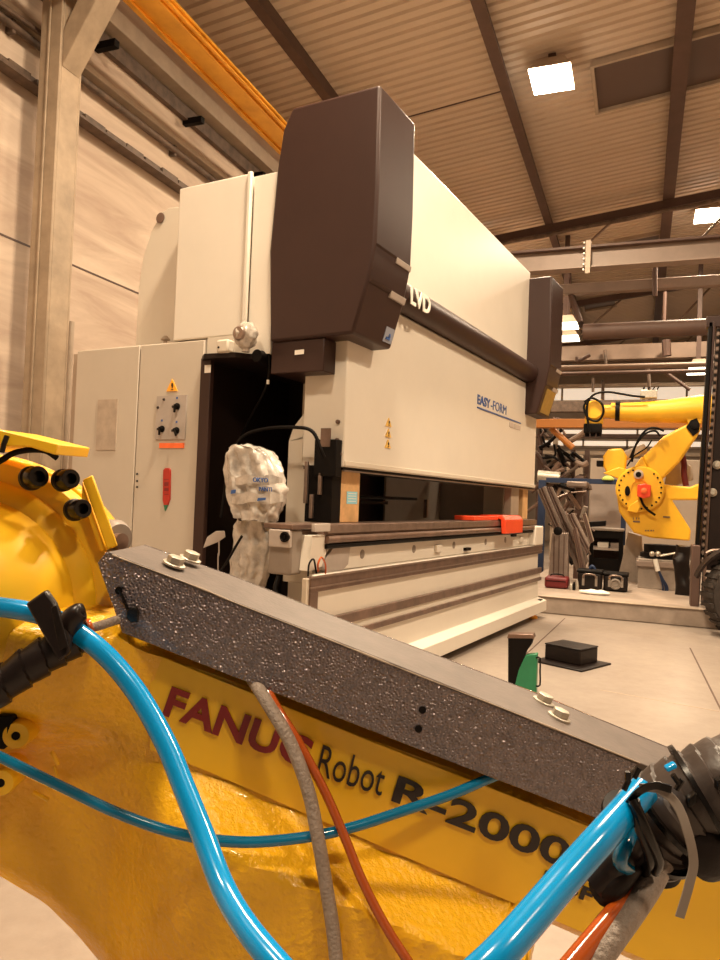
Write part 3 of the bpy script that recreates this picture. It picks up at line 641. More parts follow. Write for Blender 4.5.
# plastic-wrapped pendant
def crumple(rows, amp, f, seed):
    out = []
    for r in rows: out.append([p + Vector((mn.noise(p*f+Vector((seed, 0, 0))), mn.noise(p*f+Vector((0, seed, 0))), mn.noise(p*f+Vector((0, 0, seed)))))*amp for p in r])
    return out
t = thing('wrapped_pendant', 'control pendant wrapped in crumpled clear plastic film beside the near end of the press', 'pendant', M(3.16, 2.35, .05))
def bag(levels, u, name, mt, seed, parent, th=.09):
    rows = []
    N_ = 64
    for (py, xl, xr) in levels:
        a = on_u(xl, py, u); b = on_u(xr, py, u); c = (a+b)/2; w = (b-a).length/2*.95
        fold = [1 + .05*math.sin(5*2*math.pi*k/N_+seed+py*.05) + .04*math.sin(11*2*math.pi*k/N_+seed*2-py*.06) for k in range(N_)]
        rows.append([c + V*(-w*math.cos(2*math.pi*k/N_)*fold[k]) + U*(math.copysign(abs(math.sin(2*math.pi*k/N_))**.8, math.sin(2*math.pi*k/N_))*th*fold[k]**2) for k in range(N_)])
    # refine
    R = []
    for i in range(len(rows)-1):
        for s in range(6): R.append([rows[i][k].lerp(rows[i+1][k], s/6) for k in range(N_)])
    R.append(rows[-1])
    R = crumple(R, .014, 8, seed); R = crumple(R, .010, 30, seed+3)
    bm = BM(); vs = quadgrid(bm, R, True); bm.faces.new(vs[0][::-1]); bm.faces.new(vs[-1])
    return obj(name, bm, mt, parent, smooth=True)
wb = bag([(446, 243, 252), (449, 232, 268), (455, 228, 274), (470, 225, 281), (485, 227, 284), (500, 231, 284), (510, 235, 280), (520, 238, 276)], 3.12, 'upper_wrap', 'film', 1, t)
lb = bag([(521, 238, 274), (530, 234, 277), (545, 236, 277), (560, 232, 272), (575, 232, 266), (590, 236, 262), (700, 234, 266)], 3.18, 'lower_wrap', 'film', 5, t, .07)
ub_ = 2.985
for (s, x0, y0, x1, h) in (('OKYO', 253, 482, 268, 4.6), ('PANTI', 259, 491, 272, 4.2)):
    letters('printed_lettering', s, on_u(x0, y0, ub_), on_u(x1, y0+.6, ub_), on_u(x0, y0-h, ub_), .004, 'bluelet', wb, .01)
for (x0, y0, x1, y1) in ((257, 497.5, 265, 501), (230.5, 489.5, 235, 494)):
    bm = BM(); prism(bm, [on_u(x, y, ub_) for x, y in ((x0, y1), (x1, y1-.8), (x1+.6, y0), (x0+.8, y0+.5))], U*.004); obj('ink_smudge', bm, 'bluelet', wb)
for (y0, y1, x0, x1) in ((476, 484, 230, 282), (493, 503, 232, 283)):
    bm = BM(); n = 16; R = []
    for i in range(n+1):
        k = i/n; x = x0+(x1-x0)*k; uu = 3.035 - .035*math.sin(math.pi*k) + .004*math.sin(i*2)
        R.append([on_u(x, y0+1.5*math.sin(i*.9), uu), on_u(x, y1+1.2*math.sin(i*.7), uu)])
    quadgrid(bm, R); rr = [[p+U*.004 for p in r] for r in R]; quadgrid(bm, rr)
    obj('tape_band', bm, 'film', wb, smooth=True)
bm = BM(); tube(bm, [on_u(242, 536, 3.0), on_u(236, 546, 3.0), on_u(228, 560, 3.02), on_u(220, 572, 3.05)], .007, 8); obj('dark_strap', bm, 'black', lb, smooth=True)
bm = BM(); cyl(bm, M(3.2, 2.36, 0.0), M(3.2, 2.36, 1.0), .03, 14); lathe(bm, M(3.2, 2.36, 0), Z, [(.16, 0), (.16, .02), (.03, .04)], 28); obj('stand_post', bm, 'black', t, smooth=True)
# thin leaf-like film scrap
P = on_u(212, 535, 3.2)
t = thing('film_scrap', 'pale scrap of film on a thin stem inside the dark enclosure', 'film', Vector((P.x, P.y, 0)))
bm = BM(); prism(bm, [on_u(x, y, 3.2) for x, y in ((203, 548), (207, 537), (216, 531), (224, 531), (225, 537), (218, 542))], U*.006); obj('scrap', bm, 'grey', t, bevel=.002)
bm = BM(); tube(bm, [on_u(219, 541, 3.2), on_u(219, 555, 3.2), on_u(218, 572, 3.2), on_u(218, 760, 3.2)*1.0], .004, 8); obj('stem', bm, 'grey', t)

# wooden blocks under the ram
for k, (u0, u1, v0, lab) in enumerate([(3.52, 3.75, 2.06, 'upright wooden block with a blue label between press table and ram, near end'), (6.66, 6.90, 2.06, 'pale wooden block between table and ram at the far end, left of the pair'), (7.03, 7.2, 2.06, 'wooden block at the far end of the table, right of the pair')]):
    bm = BM(); mbox(bm, u0, u1, v0, v0+.07, .951, 1.239); 
    w = tag(obj('wooden_block', bm, 'wood' if k != 1 else 'pale', bevel=.004), lab, 'block', 'wooden blocks holding up the ram')
    if k == 0:
        bm = BM(); mbox(bm, 3.60, 3.72, v0-.002, v0, 1.055, 1.125); lb_ = obj('blue_label', bm, 'bluelabel', w)
        for z in (1.068, 1.083, 1.098, 1.112):
            bm = BM(); mbox(bm, 3.615, 3.705, v0-.003, v0-.001, z, z+.004); obj('label_line', bm, 'whitelet', lb_)
# red guard
t = thing('red_guard', 'bright red angular cover clipped on the far end of the press table', 'cover', M(5.9, 2.0, .84))
bm = BM(); mbox(bm, 5.40, 5.98, 1.955, 2.12, .952, .985); obj('flat_flap', bm, 'red', t, bevel=.004)
bm = BM(); prism(bm, [M(5.98, 1.89, .84), M(5.98, 1.89, .955), M(5.98, 1.92, .992), M(5.98, 2.12, .992), M(5.98, 2.12, .96), M(5.98, 1.935, .96), M(5.98, 1.925, .84)], U*.50); obj('cover_body', bm, 'red', t, bevel=.006)

# ------------------------------------------------------------------ objects on the floor
P = on_z(575, 668, 0)
t = thing('black_box', 'black flat-topped box standing on a black tray on the floor', 'box', Vector((P.x, P.y, 0)))
A = on_z(581.7, 672.5, 0); a2 = on_z(580, 666, .012)
dx = (on_z(597.5, 661.7, .012)-a2).normalized(); dy = Vector((-dx.y, dx.x, 0))
bm = BM(); obox(bm, A, dx*.40, dy*.39, Z*.012); obj('tray', bm, 'rubber', t, bevel=.005)
bm = BM(); obox(bm, a2, dx*.236, dy*.276, Z*.10); b_ = obj('box_body', bm, 'rubber', t, bevel=.006)
bm = BM(); obox(bm, a2+Z*.100-dx*.003-dy*.003, dx*.242, dy*.282, Z*.010); obj('lid', bm, 'rubber', t, bevel=.004)
# green jack with dark square tube
P = on_z(523, 697, 0)
t = thing('floor_jack', 'green steel foot with a dark square tube standing behind the grey beam', 'stand', Vector((P.x, P.y, 0)))
Yj = P.y
def jp(x, y): return on_y(x, y, Yj)
bm = BM(); prism(bm, [jp(508, 692), jp(508, 638), jp(533, 638), jp(531, 645), jp(526, 652), jp(513, 690)], (0, .07, 0)); obj('dark_tube', bm, 'black', t, bevel=.003)
bm = BM(); prism(bm, [jp(507, 638.5), jp(508, 634), jp(533, 634.5), jp(534, 639)], (0, .08, 0)); obj('top_plate', bm, 'brownsteel', t, bevel=.003)
bm = BM(); prism(bm, [jp(513, 694)-Vector((0,.01,0)), jp(519, 668), jp(526, 655), jp(537, 654), jp(536, 699), jp(533, 700)], (0, .055, 0)); obj('green_foot', bm, 'green', t, bevel=.004)
bm = BM(); tube(bm, [jp(536, 658), jp(540, 658), jp(540, 672), jp(540, 685), jp(536, 686)], .005, 8, 2); obj('handle', bm, 'black', t)
bm = BM(); prism(bm, [jp(503, 681)-Z*.06, jp(503, 678)-Z*.06, jp(512, 679)-Z*.06, jp(512, 684)-Z*.06], (0, .1, 0)); obj('foot_plate', bm, 'black', t)

# ------------------------------------------------------------------ distant yellow robot (Y about 9.4)
RY = 9.45
def rp(x, y, Y=RY): return on_y(x, y, Y)
RB_ = thing('industrial_robot', 'yellow six-axis industrial robot in the background beside the forklift mast', 'robot', Vector((rp(655, 545).x, RY, SL)))
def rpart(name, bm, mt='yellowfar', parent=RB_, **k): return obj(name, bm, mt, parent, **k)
# pedestal
bm = BM(); A = rp(637, 603); wbox(bm, rp(637, 600).x, rp(690, 600).x, RY-.15, RY+.5, SL, rp(640, 558).z); rpart('pedestal', bm, 'pedestal', bevel=.006)
bm = BM(); wbox(bm, rp(637, 600).x-.02, rp(690, 600).x, RY-.2, RY+.55, rp(640, 565).z, rp(640, 560).z); rpart('pedestal_plate', bm, 'beamgrey', bevel=.004)
bm = BM(); lathe(bm, Vector((rp(662, 550).x, RY+.15, rp(660, 558).z)), Z, [(.24, 0), (.24, .05), (.20, .06), (.20, .15)], 32); rpart('base_ring', bm, 'black', smooth=True)
# carriage body with disc
bm = BM(); prism(bm, [rp(x, y) for x, y in ((616, 490), (619, 512), (634, 533), (652, 538), (690, 541), (691, 530), (672, 500), (700, 500), (700, 483), (690, 487), (660, 484), (632, 470))], (0, .30, 0)); rpart('carriage', bm, bevel=.02)
cD = rp(640, 489, RY-.02)
bm = BM(); lathe(bm, cD+Vector((0, .02, 0)), (0, -1, 0), [(.275, -.1), (.275, .05), (.255, .07), (.10, .075), (.10, .06), (.0, .06)], 48); rpart('turntable', bm, smooth=True)
for i in range(24):
    a = i*math.pi/12 + .1
    if 1.0 < (a % (2*math.pi)) < 1.9: continue
    bm = BM(); lathe(bm, cD+Vector((math.cos(a)*.235, -.045, math.sin(a)*.235)), (0, -1, 0), [(.012, 0), (.012, .012), (.004, .013)], 8); rpart('flange_bolt', bm, 'black')
bm = BM(); lathe(bm, rp(627.5, 491, RY-.06)+Vector((0, 0, 0)), (0, -1, 0), [(.03, 0), (.03, .03), (.01, .032)], 16)
for v in bm.verts: v.co.z = (v.co.z-rp(627.5, 491, RY-.06).z)*2.0+rp(627.5, 491, RY-.06).z
rpart('slot_cover', bm, 'black')
bm = BM(); prism(bm, [rp(x, y, RY-.10) for x, y in ((630, 505), (627, 511), (637, 513), (642, 505), (640, 499))], (0, .05, 0)); rpart('cast_rib', bm, bevel=.008)
bm = BM(); tube(bm, [rp(640, 496, RY-.13), rp(643, 504, RY-.14), rp(648, 510, RY-.12), rp(655, 515, RY-.08)], .014, 8); rpart('motor_cable', bm, 'black', smooth=True)
bm = BM(); q0 = rp(644, 491, RY-.09)
prism(bm, [q0+Vector((a*.075, 0, b*.085)) for a, b in ((-1, -.8), (0, -1.05), (1, -.8), (1, .8), (.1, 1.0), (-1, .8))], (0, -.12, 0)); rm = rpart('servo_motor', bm, 'red', bevel=.01)
bm = BM(); lathe(bm, q0+Vector((0, -.12, 0)), (0, -1, 0), [(.035, 0), (.035, .012), (.02, .02)], 20); rpart('motor_boss', bm, 'orangelabel', parent=rm, smooth=True)
# lower arm
bm = BM(); prism(bm, [rp(x, y, RY-.05) for x, y in ((642, 457), (664, 436), (690, 422), (697, 420), (701, 430), (697, 437), (680, 462), (664, 478), (655, 482))], (0, .24, 0)); rpart('lower_arm', bm, bevel=.03, bseg=4)
bm = BM(); prism(bm, [rp(x, y, RY-.03) for x, y in ((632, 470), (642, 456), (656, 482), (650, 490), (637, 486))], (0, .2, 0)); rpart('arm_root', bm, bevel=.02)
bm = BM(); lathe(bm, rp(638.5, 474.5, RY-.06), (0, -1, 0), [(.055, 0), (.055, .05), (.03, .055), (.03, .04), (.0, .04)], 24); pv = rpart('pivot_cap', bm, 'beige', smooth=True)
bm = BM(); lathe(bm, rp(638.5, 474.5, RY-.10), (0, -1, 0), [(.032, 0), (.032, .02)], 20); rpart('pivot_bolt', bm, 'black', parent=pv)
bm = BM(); prism(bm, [rp(x, y, RY-.07) for x, y in ((686, 427), (691, 420), (697, 418), (700, 425), (699, 432), (693, 436))], (0, .02, 0)); rpart('elbow_seal', bm, 'black', bevel=.005)
bm = BM(); lathe(bm, rp(695, 425, RY-.07), (0, -1, 0), [(.045, 0), (.045, .03), (.02, .032)], 20); rpart('elbow_bolt', bm, 'black')
bm = BM(); prism(bm, [rp(x, y, RY-.06) for x, y in ((687, 420), (693, 415), (703, 417), (701, 424), (694, 421), (689, 427))], (0, .03, 0)); rpart('elbow_lug', bm, bevel=.005)
# forearm: tapered, horizontal
bm = BM()
e = [(718, 394, 428), (700, 395, 424), (685, 397, 423.5), (665, 400, 423), (640, 402, 423), (620, 403, 421)]
rows = []
for x, t0, b0 in e:
    a = rp(x, t0, RY+.05); b = rp(x, b0, RY+.05); c = (a+b)/2; r = (a-b).length/2
    rows.append([c + Vector((0, math.sin(2*math.pi*k/24)*min(r, .16), math.cos(2*math.pi*k/24)*r)) for k in range(24)])
vs = quadgrid(bm, rows, True); bm.faces.new(vs[0]); bm.faces.new(vs[-1]); rpart('forearm', bm, smooth=True)
def ycyl(x0, x1, yt, yb, mt, name, parent=RB_):
    a = rp(x0, (yt+yb)/2, RY+.05); b = rp(x1, (yt+yb)/2, RY+.05); r = (rp(x0, yt, RY+.05)-rp(x0, yb, RY+.05)).length/2
    bm = BM(); cyl(bm, a, b, r, 28); return rpart(name, bm, mt, parent, smooth=True)
ycyl(615.5, 620, 401, 421, 'black', 'forearm_seal'); ycyl(611, 615.5, 403, 419, 'yellowfar', 'wrist_ring'); ycyl(602, 611, 405, 418, 'yellowfar', 'wrist_neck')
bm = BM(); c0 = rp(594, 410, RY-.05); lathe(bm, c0, (0, 1, 0), [(.10, -.02), (.118, 0), (.118, .18), (.10, .2)], 36); wr = rpart('wrist', bm, smooth=True)
bm = BM(); wbox(bm, rp(585, 420).x, rp(603, 420).x, RY-.03, RY+.13, rp(590, 424).z, rp(590, 414).z); rpart('wrist_block', bm, bevel=.01)
bm = BM(); wbox(bm, rp(584, 420).x, rp(602, 420).x, RY-.05, RY+.13, rp(590, 433).z, rp(590, 424).z); rpart('tool_flange', bm, 'black', bevel=.01)
for x in (587, 593, 599):
    bm = BM(); a = rp(x, 433, RY+.04); cyl(bm, a, a-Z*.045, .028, 14); rpart('suction_cup', bm, 'black')
# dress cables
def rc(pts, r=.014, Y=RY-.1):
    bm = BM(); tube(bm, [rp(x, y, Y) for x, y in pts], r, 8); rpart('dress_cable', bm, 'black', smooth=True)
rc([(590, 432), (587, 415), (588, 402), (595, 394), (608, 392), (622, 394), (634, 396), (645, 397)])
rc([(584, 402), (592, 398), (602, 404), (603, 414), (597, 421), (588, 418), (584, 408), (586, 402)])
rc([(632, 462), (634, 450), (640, 437), (648, 429), (656, 428), (664, 431)], .013)
rc([(630, 458), (636, 445), (645, 434), (655, 431), (660, 436)], .012)
rc([(627, 466), (634, 456), (646, 448), (652, 440)], .009)
bm = BM(); wbox(bm, rp(640, 400).x, rp(657, 400).x, RY-.02, RY+.12, rp(650, 398).z, rp(650, 390).z); cb_ = rpart('valve_block', bm, 'bolt', bevel=.006)
for x in (642, 647, 652, 656):
    bm = BM(); a = rp(x, 391, RY); cyl(bm, a, a+Vector((.03, 0, .05)), .008, 8); rpart('valve_fitting', bm, 'black', parent=cb_)
# balancer behind (pale yellow box with cylinder)
bm = BM(); prism(bm, [rp(x, y, RY+.1) for x, y in ((603, 456), (608, 449), (622, 448), (627, 456), (626, 468), (619, 474), (606, 472), (603, 466))], (0, .2, 0)); rpart('balancer_block', bm, bevel=.025, bseg=3)
bm = BM(); prism(bm, [rp(x, y, RY+.0) for x, y in ((603, 473), (619, 467), (630, 470), (638, 478), (622, 480))], (0, .12, 0)); rpart('balancer_arm', bm, bevel=.01)
bm = BM(); cyl(bm, rp(625, 456, RY+.2), rp(646, 448, RY+.2), .06, 20); rpart('balancer_rod', bm, 'beige', smooth=True)
bm = BM(); wbox(bm, rp(596, 460).x, rp(603, 460).x, RY+.1, RY+.2, rp(600, 466).z, rp(600, 460).z); rpart('end_cap', bm, 'black', bevel=.01)
# back part between lower arm and mast
bm = BM(); prism(bm, [rp(x, y, RY+.35) for x, y in ((668, 466), (680, 458), (692, 466), (694, 480), (676, 486), (664, 484))], (0, .08, 0)); rpart('rear_cover', bm, 'beige', bevel=.02)
bm = BM(); tube(bm, [rp(682, 455, RY+.2), rp(684, 464, RY+.2), rp(684, 474, RY+.2), rp(686, 486, RY+.2)], .035, 10); rpart('dark_hose', bm, 'redbag', smooth=True)
def dashes(pts, h, name):
    for x0, x1, y in pts:
        bm = BM(); a = rp(x0, y+h, RY-.012); b = rp(x1, y, RY-.012); wbox(bm, a.x, b.x, RY-.014, RY-.004, a.z, b.z); rpart(name, bm, 'brownsteel')
dashes([(633, 640, 521)], 1.2, 'dark_line'); dashes([(633, 633.8, 517.5), (636, 636.8, 517.5), (638.6, 639.4, 517.5)], 2, 'lettering_mark')  # small plain marks standing in for the robot's illegible lettering
dashes([(645, 646.4, 530), (647.5, 649, 530), (650.5, 652, 530), (652.8, 654, 530)], 1.2, 'lettering_mark'); dashes([(663, 670, 516.5)], 1, 'dark_line')
# pneumatic fittings with blue hoses on pedestal
t = thing('air_valve_set', 'silver air valves with dark blue hoses on the pedestal of the background robot', 'valve', Vector((rp(655, 560).x, RY-.22, SL)))
for x in (652, 658):
    bm = BM(); a = rp(x, 554, RY-.28); bmesh.ops.create_icosphere(bm, subdivisions=2, radius=.032); [setattr(v, 'co', v.co+a) for v in bm.verts]; obj('gauge', bm, 'bolt', t, smooth=True)
bm = BM(); cyl(bm, rp(655, 559, RY-.28), rp(658, 571, RY-.28), .026, 12); obj('valve_body', bm, 'whitelet', t, smooth=True)
bm = BM(); cyl(bm, rp(660, 556, RY-.28), rp(676, 553, RY-.28), .012, 8); obj('air_line', bm, 'bolt', t)
for o in (0, 2.6, 4.5):
    bm = BM(); tube(bm, [rp(658, 569, RY-.28), rp(661+o*.3, 578, RY-.28), rp(663+o, 588, RY-.26), rp(661+o, 600, RY-.26)], .011, 8); obj('blue_hose', bm, 'bluesteel', t, smooth=True)
# dark drape on the right of the pedestal
bm = BM(); R = []
for j in range(14):
    k = j/13; py = 546+k*60
    xl, xr = 676-2*math.sin(k*3)-(2 if k > .8 else 0), 692-1*math.sin(k*4)
    n = 20; a = rp(xl, py, 8.9); b = rp(xr, py, 8.9); c = (a+b)/2; w = (b-a).length/2
    R.append([c + Vector((math.cos(2*math.pi*i/n)*w, math.sin(2*math.pi*i/n)*w, 0)) for i in range(n)])
R = crumple(R, .05, 7, 9); vs = quadgrid(bm, R, True); bm.faces.new(vs[0]); bm.faces.new(vs[-1])
tag(obj('black_drape', bm, 'rubber', smooth=True), 'bundle of black corrugated cable sleeve hanging between robot pedestal and forklift mast', 'cable sleeve')

# ------------------------------------------------------------------ forklift (right edge)
FY = 8.0
FK = thing('forklift', 'dark forklift mast with chain and a rough front tyre at the right edge', 'forklift', Vector((on_y(720, 600, FY).x, FY, 0)))
def fp_(x, y, Y=FY): return on_y(x, y, Y)
bz = .18
def rail(x_t, x_b, w, mt, Y=FY, d=.12, yt=322, yb=606, name='mast_rail'):
    a = fp_(x_t, yt, Y); b = fp_(x_b, yb, Y)
    bm = BM(); prism(bm, [b, b+Vector((w, 0, 0)), a+Vector((w, 0, 0)), a], (0, d, 0)); return obj(name, bm, mt, FK, bevel=.005)
rail(709, 692, .035, 'black'); rail(713.5, 697, .02, 'dark', FY-.02); rail(717, 701, .03, 'brownsteel', FY+.02, .1, 318)
rail(721, 706, .30, 'darker', FY+.06, .08, 310, 570, 'mast_panel')
bm = BM(); A = fp_(709, 322); wbox(bm, A.x-.02, A.x+.8, FY, FY+.12, A.z-.05, A.z+.06); obj('mast_crossbar', bm, 'dark', FK, bevel=.005)
ch = None
for i in range(62):
    k = i/61; a = fp_(718.5+(702-718.5)*k, 330+(560-330)*k, FY-.03)
    bm = BM(); wbox(bm, a.x-.013, a.x+.013, a.y-.01, a.y+.01, a.z-.013, a.z+.013)
    obj('chain_link', bm, 'steel' if i % 2 else 'black', FK)
for x, y in ((717, 465), (712.5, 492.5)):
    bm = BM(); lathe(bm, fp_(x, y, FY+.05), (0, -1, 0), [(.042, 0), (.042, .01), (.02, .03), (.01, .03)], 20); obj('roller_bolt', bm, 'bolt', FK, smooth=True)
bm = BM(); tube(bm, [fp_(706, 553, FY-.03), fp_(712, 550.5, FY-.03), fp_(722, 550, FY-.03), fp_(735, 551, FY-.03)], .016, 8); obj('step_bar', bm, 'steel', FK, smooth=True)
bm = BM(); a = fp_(692, 545, FY-.1); wbox(bm, a.x, a.x+.075, FY-.12, FY+.1, .05, a.z); obj('fork_heel', bm, 'beam', FK, bevel=.01)
bm = BM(); wbox(bm, a.x, a.x+.9, FY-.1, FY+.08, .08, .16); obj('fork', bm, 'black', FK, bevel=.01)
wc = on_y(748, 590, 7.35); wc.z = .36
def torusprof(R_, w):
    return [(R_*.55, -w*.42), (R_*.86, -w*.5), (R_*.96, -w*.46), (R_, -w*.30), (R_, w*.30), (R_*.96, w*.46), (R_*.86, w*.5), (R_*.55, w*.42)]
wd = Vector((.55, -.84, 0)).normalized()
bm = BM(); lathe(bm, wc, Vector((.35, -1, 0)), torusprof(.36, .24), 48); ty = obj('tyre', bm, 'tire', FK, smooth=True)
bm = BM(); lathe(bm, wc, Vector((.35, -1, 0)), [(.20, -.1), (.20, .07), (.16, .09), (.08, .06), (.05, .11), (.01, .11)], 32); obj('hub', bm, 'brownsteel', FK, smooth=True)
A_, B_ = frame_of(Vector((.35, -1, 0))); D_ = Vector((.35, -1, 0)).normalized()
for i in range(26):
    a = 2*math.pi*i/26; rr = A_*math.cos(a)+B_*math.sin(a); tt = -A_*math.sin(a)+B_*math.cos(a)
    bm = BM(); obox(bm, wc+rr*.352-tt*.02-D_*.11, tt*.04, rr*.018, D_*.22); obj('tread_block', bm, 'tire', ty)
bm = BM(); R = []
for i in range(14):
    a = math.radians(45+i*9); rr = Vector((math.cos(a), 0, math.sin(a)))
    R.append([wc+rr*.43+Vector((0, -.12, 0)), wc+rr*.43+Vector((0, .2, 0)), wc+rr*.45+Vector((0, .2, 0)), wc+rr*.45+Vector((0, -.12, 0))])
quadgrid(bm, R, True); obj('mudguard', bm, 'darker', FK)

# ------------------------------------------------------------------ background clutter
def zb(x, y, Y): return on_y(x, y, Y)
# leaning aluminium frames
t = thing('support_frame', 'grey aluminium upright post with a wide foot right of the press', 'frame', Vector((zb(558, 590, 9.0).x, 9.0, SL)))
bm = BM(); prism(bm, [zb(x, y, 9.0) for x, y in ((547, 592), (552, 533), (568, 533), (568, 592))], (0, .15, 0)); obj('post', bm, 'profile', t, bevel=.006)
for x in (553, 558, 563):
    bm = BM(); prism(bm, [zb(x-.5, 590, 8.99), zb(x+.8, 536, 8.99), zb(x+1.6, 536, 8.99), zb(x+.5, 590, 8.99)], (0, .02, 0)); obj('groove', bm, 'beam', t)
bm = BM(); lathe(bm, zb(558, 531, 8.95), (0, -1, 0), [(.05, 0), (.05, .03), (.02, .04)], 16); obj('clamp_knob', bm, 'black', t)
def lean(pts, Y, d, mt, label, grooves=True):
    t = thing('aluminium_profile', label, 'profile', zb(*pts[0], Y), 'leaning aluminium profiles')
    bm = BM(); prism(bm, [zb(x, y, Y) for x, y in pts], (0, d, 0)); obj('bar', bm, mt, t, bevel=.004)
    (ax, ay), (bx, by), (cx, cy), (dx_, dy_) = pts
    for k in (.35, .65):
        bm = BM(); p0 = zb(ax+(bx-ax)*k, ay+(by-ay)*k, Y-.01); p1 = zb(dx_+(cx-dx_)*k, dy_+(cy-dy_)*k, Y-.01); cyl(bm, p0, p1, .012, 6); obj('groove', bm, 'beam', t)
lean([(537, 490), (545, 486), (568, 540), (560, 545)], 9.3, .1, 'profile', 'short grey profile leaning left, top end beside the press corner')
lean([(545, 487), (552, 487), (588, 560), (580, 580)], 9.4, .1, 'profile', 'long grey profile leaning right behind the upright post')
lean([(566, 515), (574, 513), (590, 545), (586, 556)], 9.2, .08, 'beamgrey', 'short grey profile leaning right of the upright post')
lean([(572, 530), (577, 528), (588, 578), (582, 582)], 9.1, .06, 'steel', 'narrow steel profile leaning close to the black tool cases')
lean([(582, 515), (586, 513), (594, 541), (590, 544)], 9.25, .05, 'pale', 'small pale profile leaning beside the dark work table')
t = thing('clamping_fixture', 'tangled fixture of rods and clamps between the leaning profiles and the work table', 'fixture', Vector((zb(577, 590, 9.9).x, 9.9, SL)))
bm = BM(); a = zb(577, 560, 9.9); wbox(bm, a.x-.04, a.x+.04, 9.86, 9.94, SL, zb(577, 487, 9.9).z); obj('post', bm, 'beam', t)
for i in range(40):
    x = random.uniform(560, 590); y = random.uniform(488, 548); Y = random.uniform(9.6, 10.1); a = zb(x, y, Y); d = Vector((random.uniform(-.2, .2), random.uniform(-.05, .05), random.uniform(-.22, .22)))
    bm = BM(); cyl(bm, a, a+d, random.choice((.012, .02, .03)), 8)
    obj('clamp_rod', bm, random.choice(('steel', 'black', 'brownsteel', 'tray', 'motor', 'black')), t, smooth=True)
bm = BM(); a = zb(567, 487, 9.8); wbox(bm, a.x, zb(588, 487, 9.8).x, 9.7, 10.1, zb(560, 487, 9.8).z, zb(560, 481, 9.8).z); obj('machine_head', bm, 'profile', t, bevel=.02)
# rack with pipes, left of centre
t = thing('pipe_rack', 'dark rack of tangled hoses and pipes behind the far corner of the press', 'rack', Vector((zb(560, 500, 13).x, 13, SL)))
for x in (541, 556, 574, 588):
    bm = BM(); a = zb(x, 430, 13); wbox(bm, a.x-.04, a.x+.04, 12.95, 13.05, SL, zb(x, 428 if x < 570 else 450, 13).z); obj('upright', bm, 'beam' if x != 556 else 'pale', t)
for i in range(44):
    x0 = random.uniform(538, 588); y0 = random.uniform(432, 500) if x0 < 570 else random.uniform(452, 500); Y = random.uniform(12.5, 12.95)
    a = zb(x0, y0, Y); b = a+Vector((random.uniform(-.4, .4), 0, random.uniform(-.35, .35)))
    bm = BM(); tube(bm, [a, (a+b)/2+Vector((random.uniform(-.15, .15), 0, random.uniform(-.15, .15))), b], random.choice((.02, .03, .045)), 8, 4)
    obj('hose', bm, random.choice(('tray', 'black', 'beam', 'black', 'beamtan', 'brownsteel')), t, smooth=True)
bm = BM(); cyl(bm, zb(538, 476, 12.4), zb(560, 478, 12.4), .10, 16); obj('silver_duct', bm, 'bolt', t, smooth=True)
bm = BM(); cyl(bm, zb(551, 428, 12.3), zb(573, 448, 12.3), .05, 12); tag(obj('diagonal_beam', bm, 'craneorange', smooth=True), 'orange diagonal brace below the orange overhead beam', 'brace')
# blue steel cabinet/frame pieces
for (x0, x1, y0, y1, Y, lab) in ((536, 546, 480, 560, 11.5, 'dark blue steel post directly behind the press corner'), (586, 588.5, 482, 560, 11.5, 'blue upright post at the left edge of the grey partition'), (546, 620, 479.5, 482.5, 11.5, 'blue horizontal rail along the top of the grey partition'), (620, 626, 515, 545, 10.8, 'dark blue block between the work table and the yellow robot')):
    bm = BM(); a = zb(x0, y1, Y); b = zb(x1, y0, Y); wbox(bm, a.x, b.x, Y, Y+.06, (0 if x0 < 540 else SL) if y1 > 540 and x0 < 600 else a.z, b.z); tag(obj('blue_post', bm, 'bluesteel', bevel=.004), lab, 'post')
bm = BM(); a = zb(588, 560, 12); b = zb(622, 482, 12); wbox(bm, a.x, b.x, 12, 12.05, SL, b.z); tag(obj('partition_panel', bm, 'board', bevel=.01), 'plain grey partition panel behind the work table', 'panel')
bm = BM(); a = zb(590, 480, 15); b = zb(700, 460, 15); wbox(bm, a.x, b.x, 15, 15.05, SL, b.z); tag(obj('white_screen', bm, 'lightwall', bevel=.01), 'pale screen wall behind the background robot', 'panel')
bm = BM(); a = zb(566, 480, 14); wbox(bm, a.x, zb(582, 480, 14).x, 14, 14.1, SL, zb(570, 455, 14).z); tag(obj('locker', bm, 'lightwall', bevel=.01), 'tall pale locker between pipe rack and partition', 'locker')
# green-yellow thing on partition top
a = zb(608, 480, 11.53); a.z = zb(583, 479.5, 11.5).z+.001; bm = BM(); lathe(bm, a, Z, [(.09, 0), (.09, .02), (.05, .06), (.01, .07)], 16); tag(obj('hi_vis_cap', bm, mat('lime', (.45, .55, .10), .6), smooth=True), 'small lime green cap lying on top of the blue rail', 'cap')
# work table
Yt = 10.3
t = thing('work_table', 'dark steel work table with pale papers on its lower shelf', 'table', Vector((zb(605, 560, Yt).x, Yt, SL)))
a = zb(589, 530, Yt); b = zb(624, 530, Yt); zt = zb(605, 528.5, Yt).z
bm = BM(); wbox(bm, a.x, b.x, Yt, Yt+.6, zt-.03, zt); obj('table_top', bm, 'motor', t, bevel=.004)
bm = BM(); wbox(bm, a.x+.02, b.x-.02, Yt+.02, Yt+.58, zt-.13, zt-.03); obj('drawer_box', bm, 'black', t, bevel=.004)
for xx in (a.x+.01, b.x-.06):
    for yy in (Yt+.01, Yt+.54):
        bm = BM(); wbox(bm, xx, xx+.05, yy, yy+.05, SL, zt-.03); obj('leg', bm, 'black', t)
zs = zb(605, 548, Yt).z
bm = BM(); wbox(bm, a.x+.03, b.x-.03, Yt+.02, Yt+.58, zs-.03, zs); obj('shelf', bm, 'grey', t)
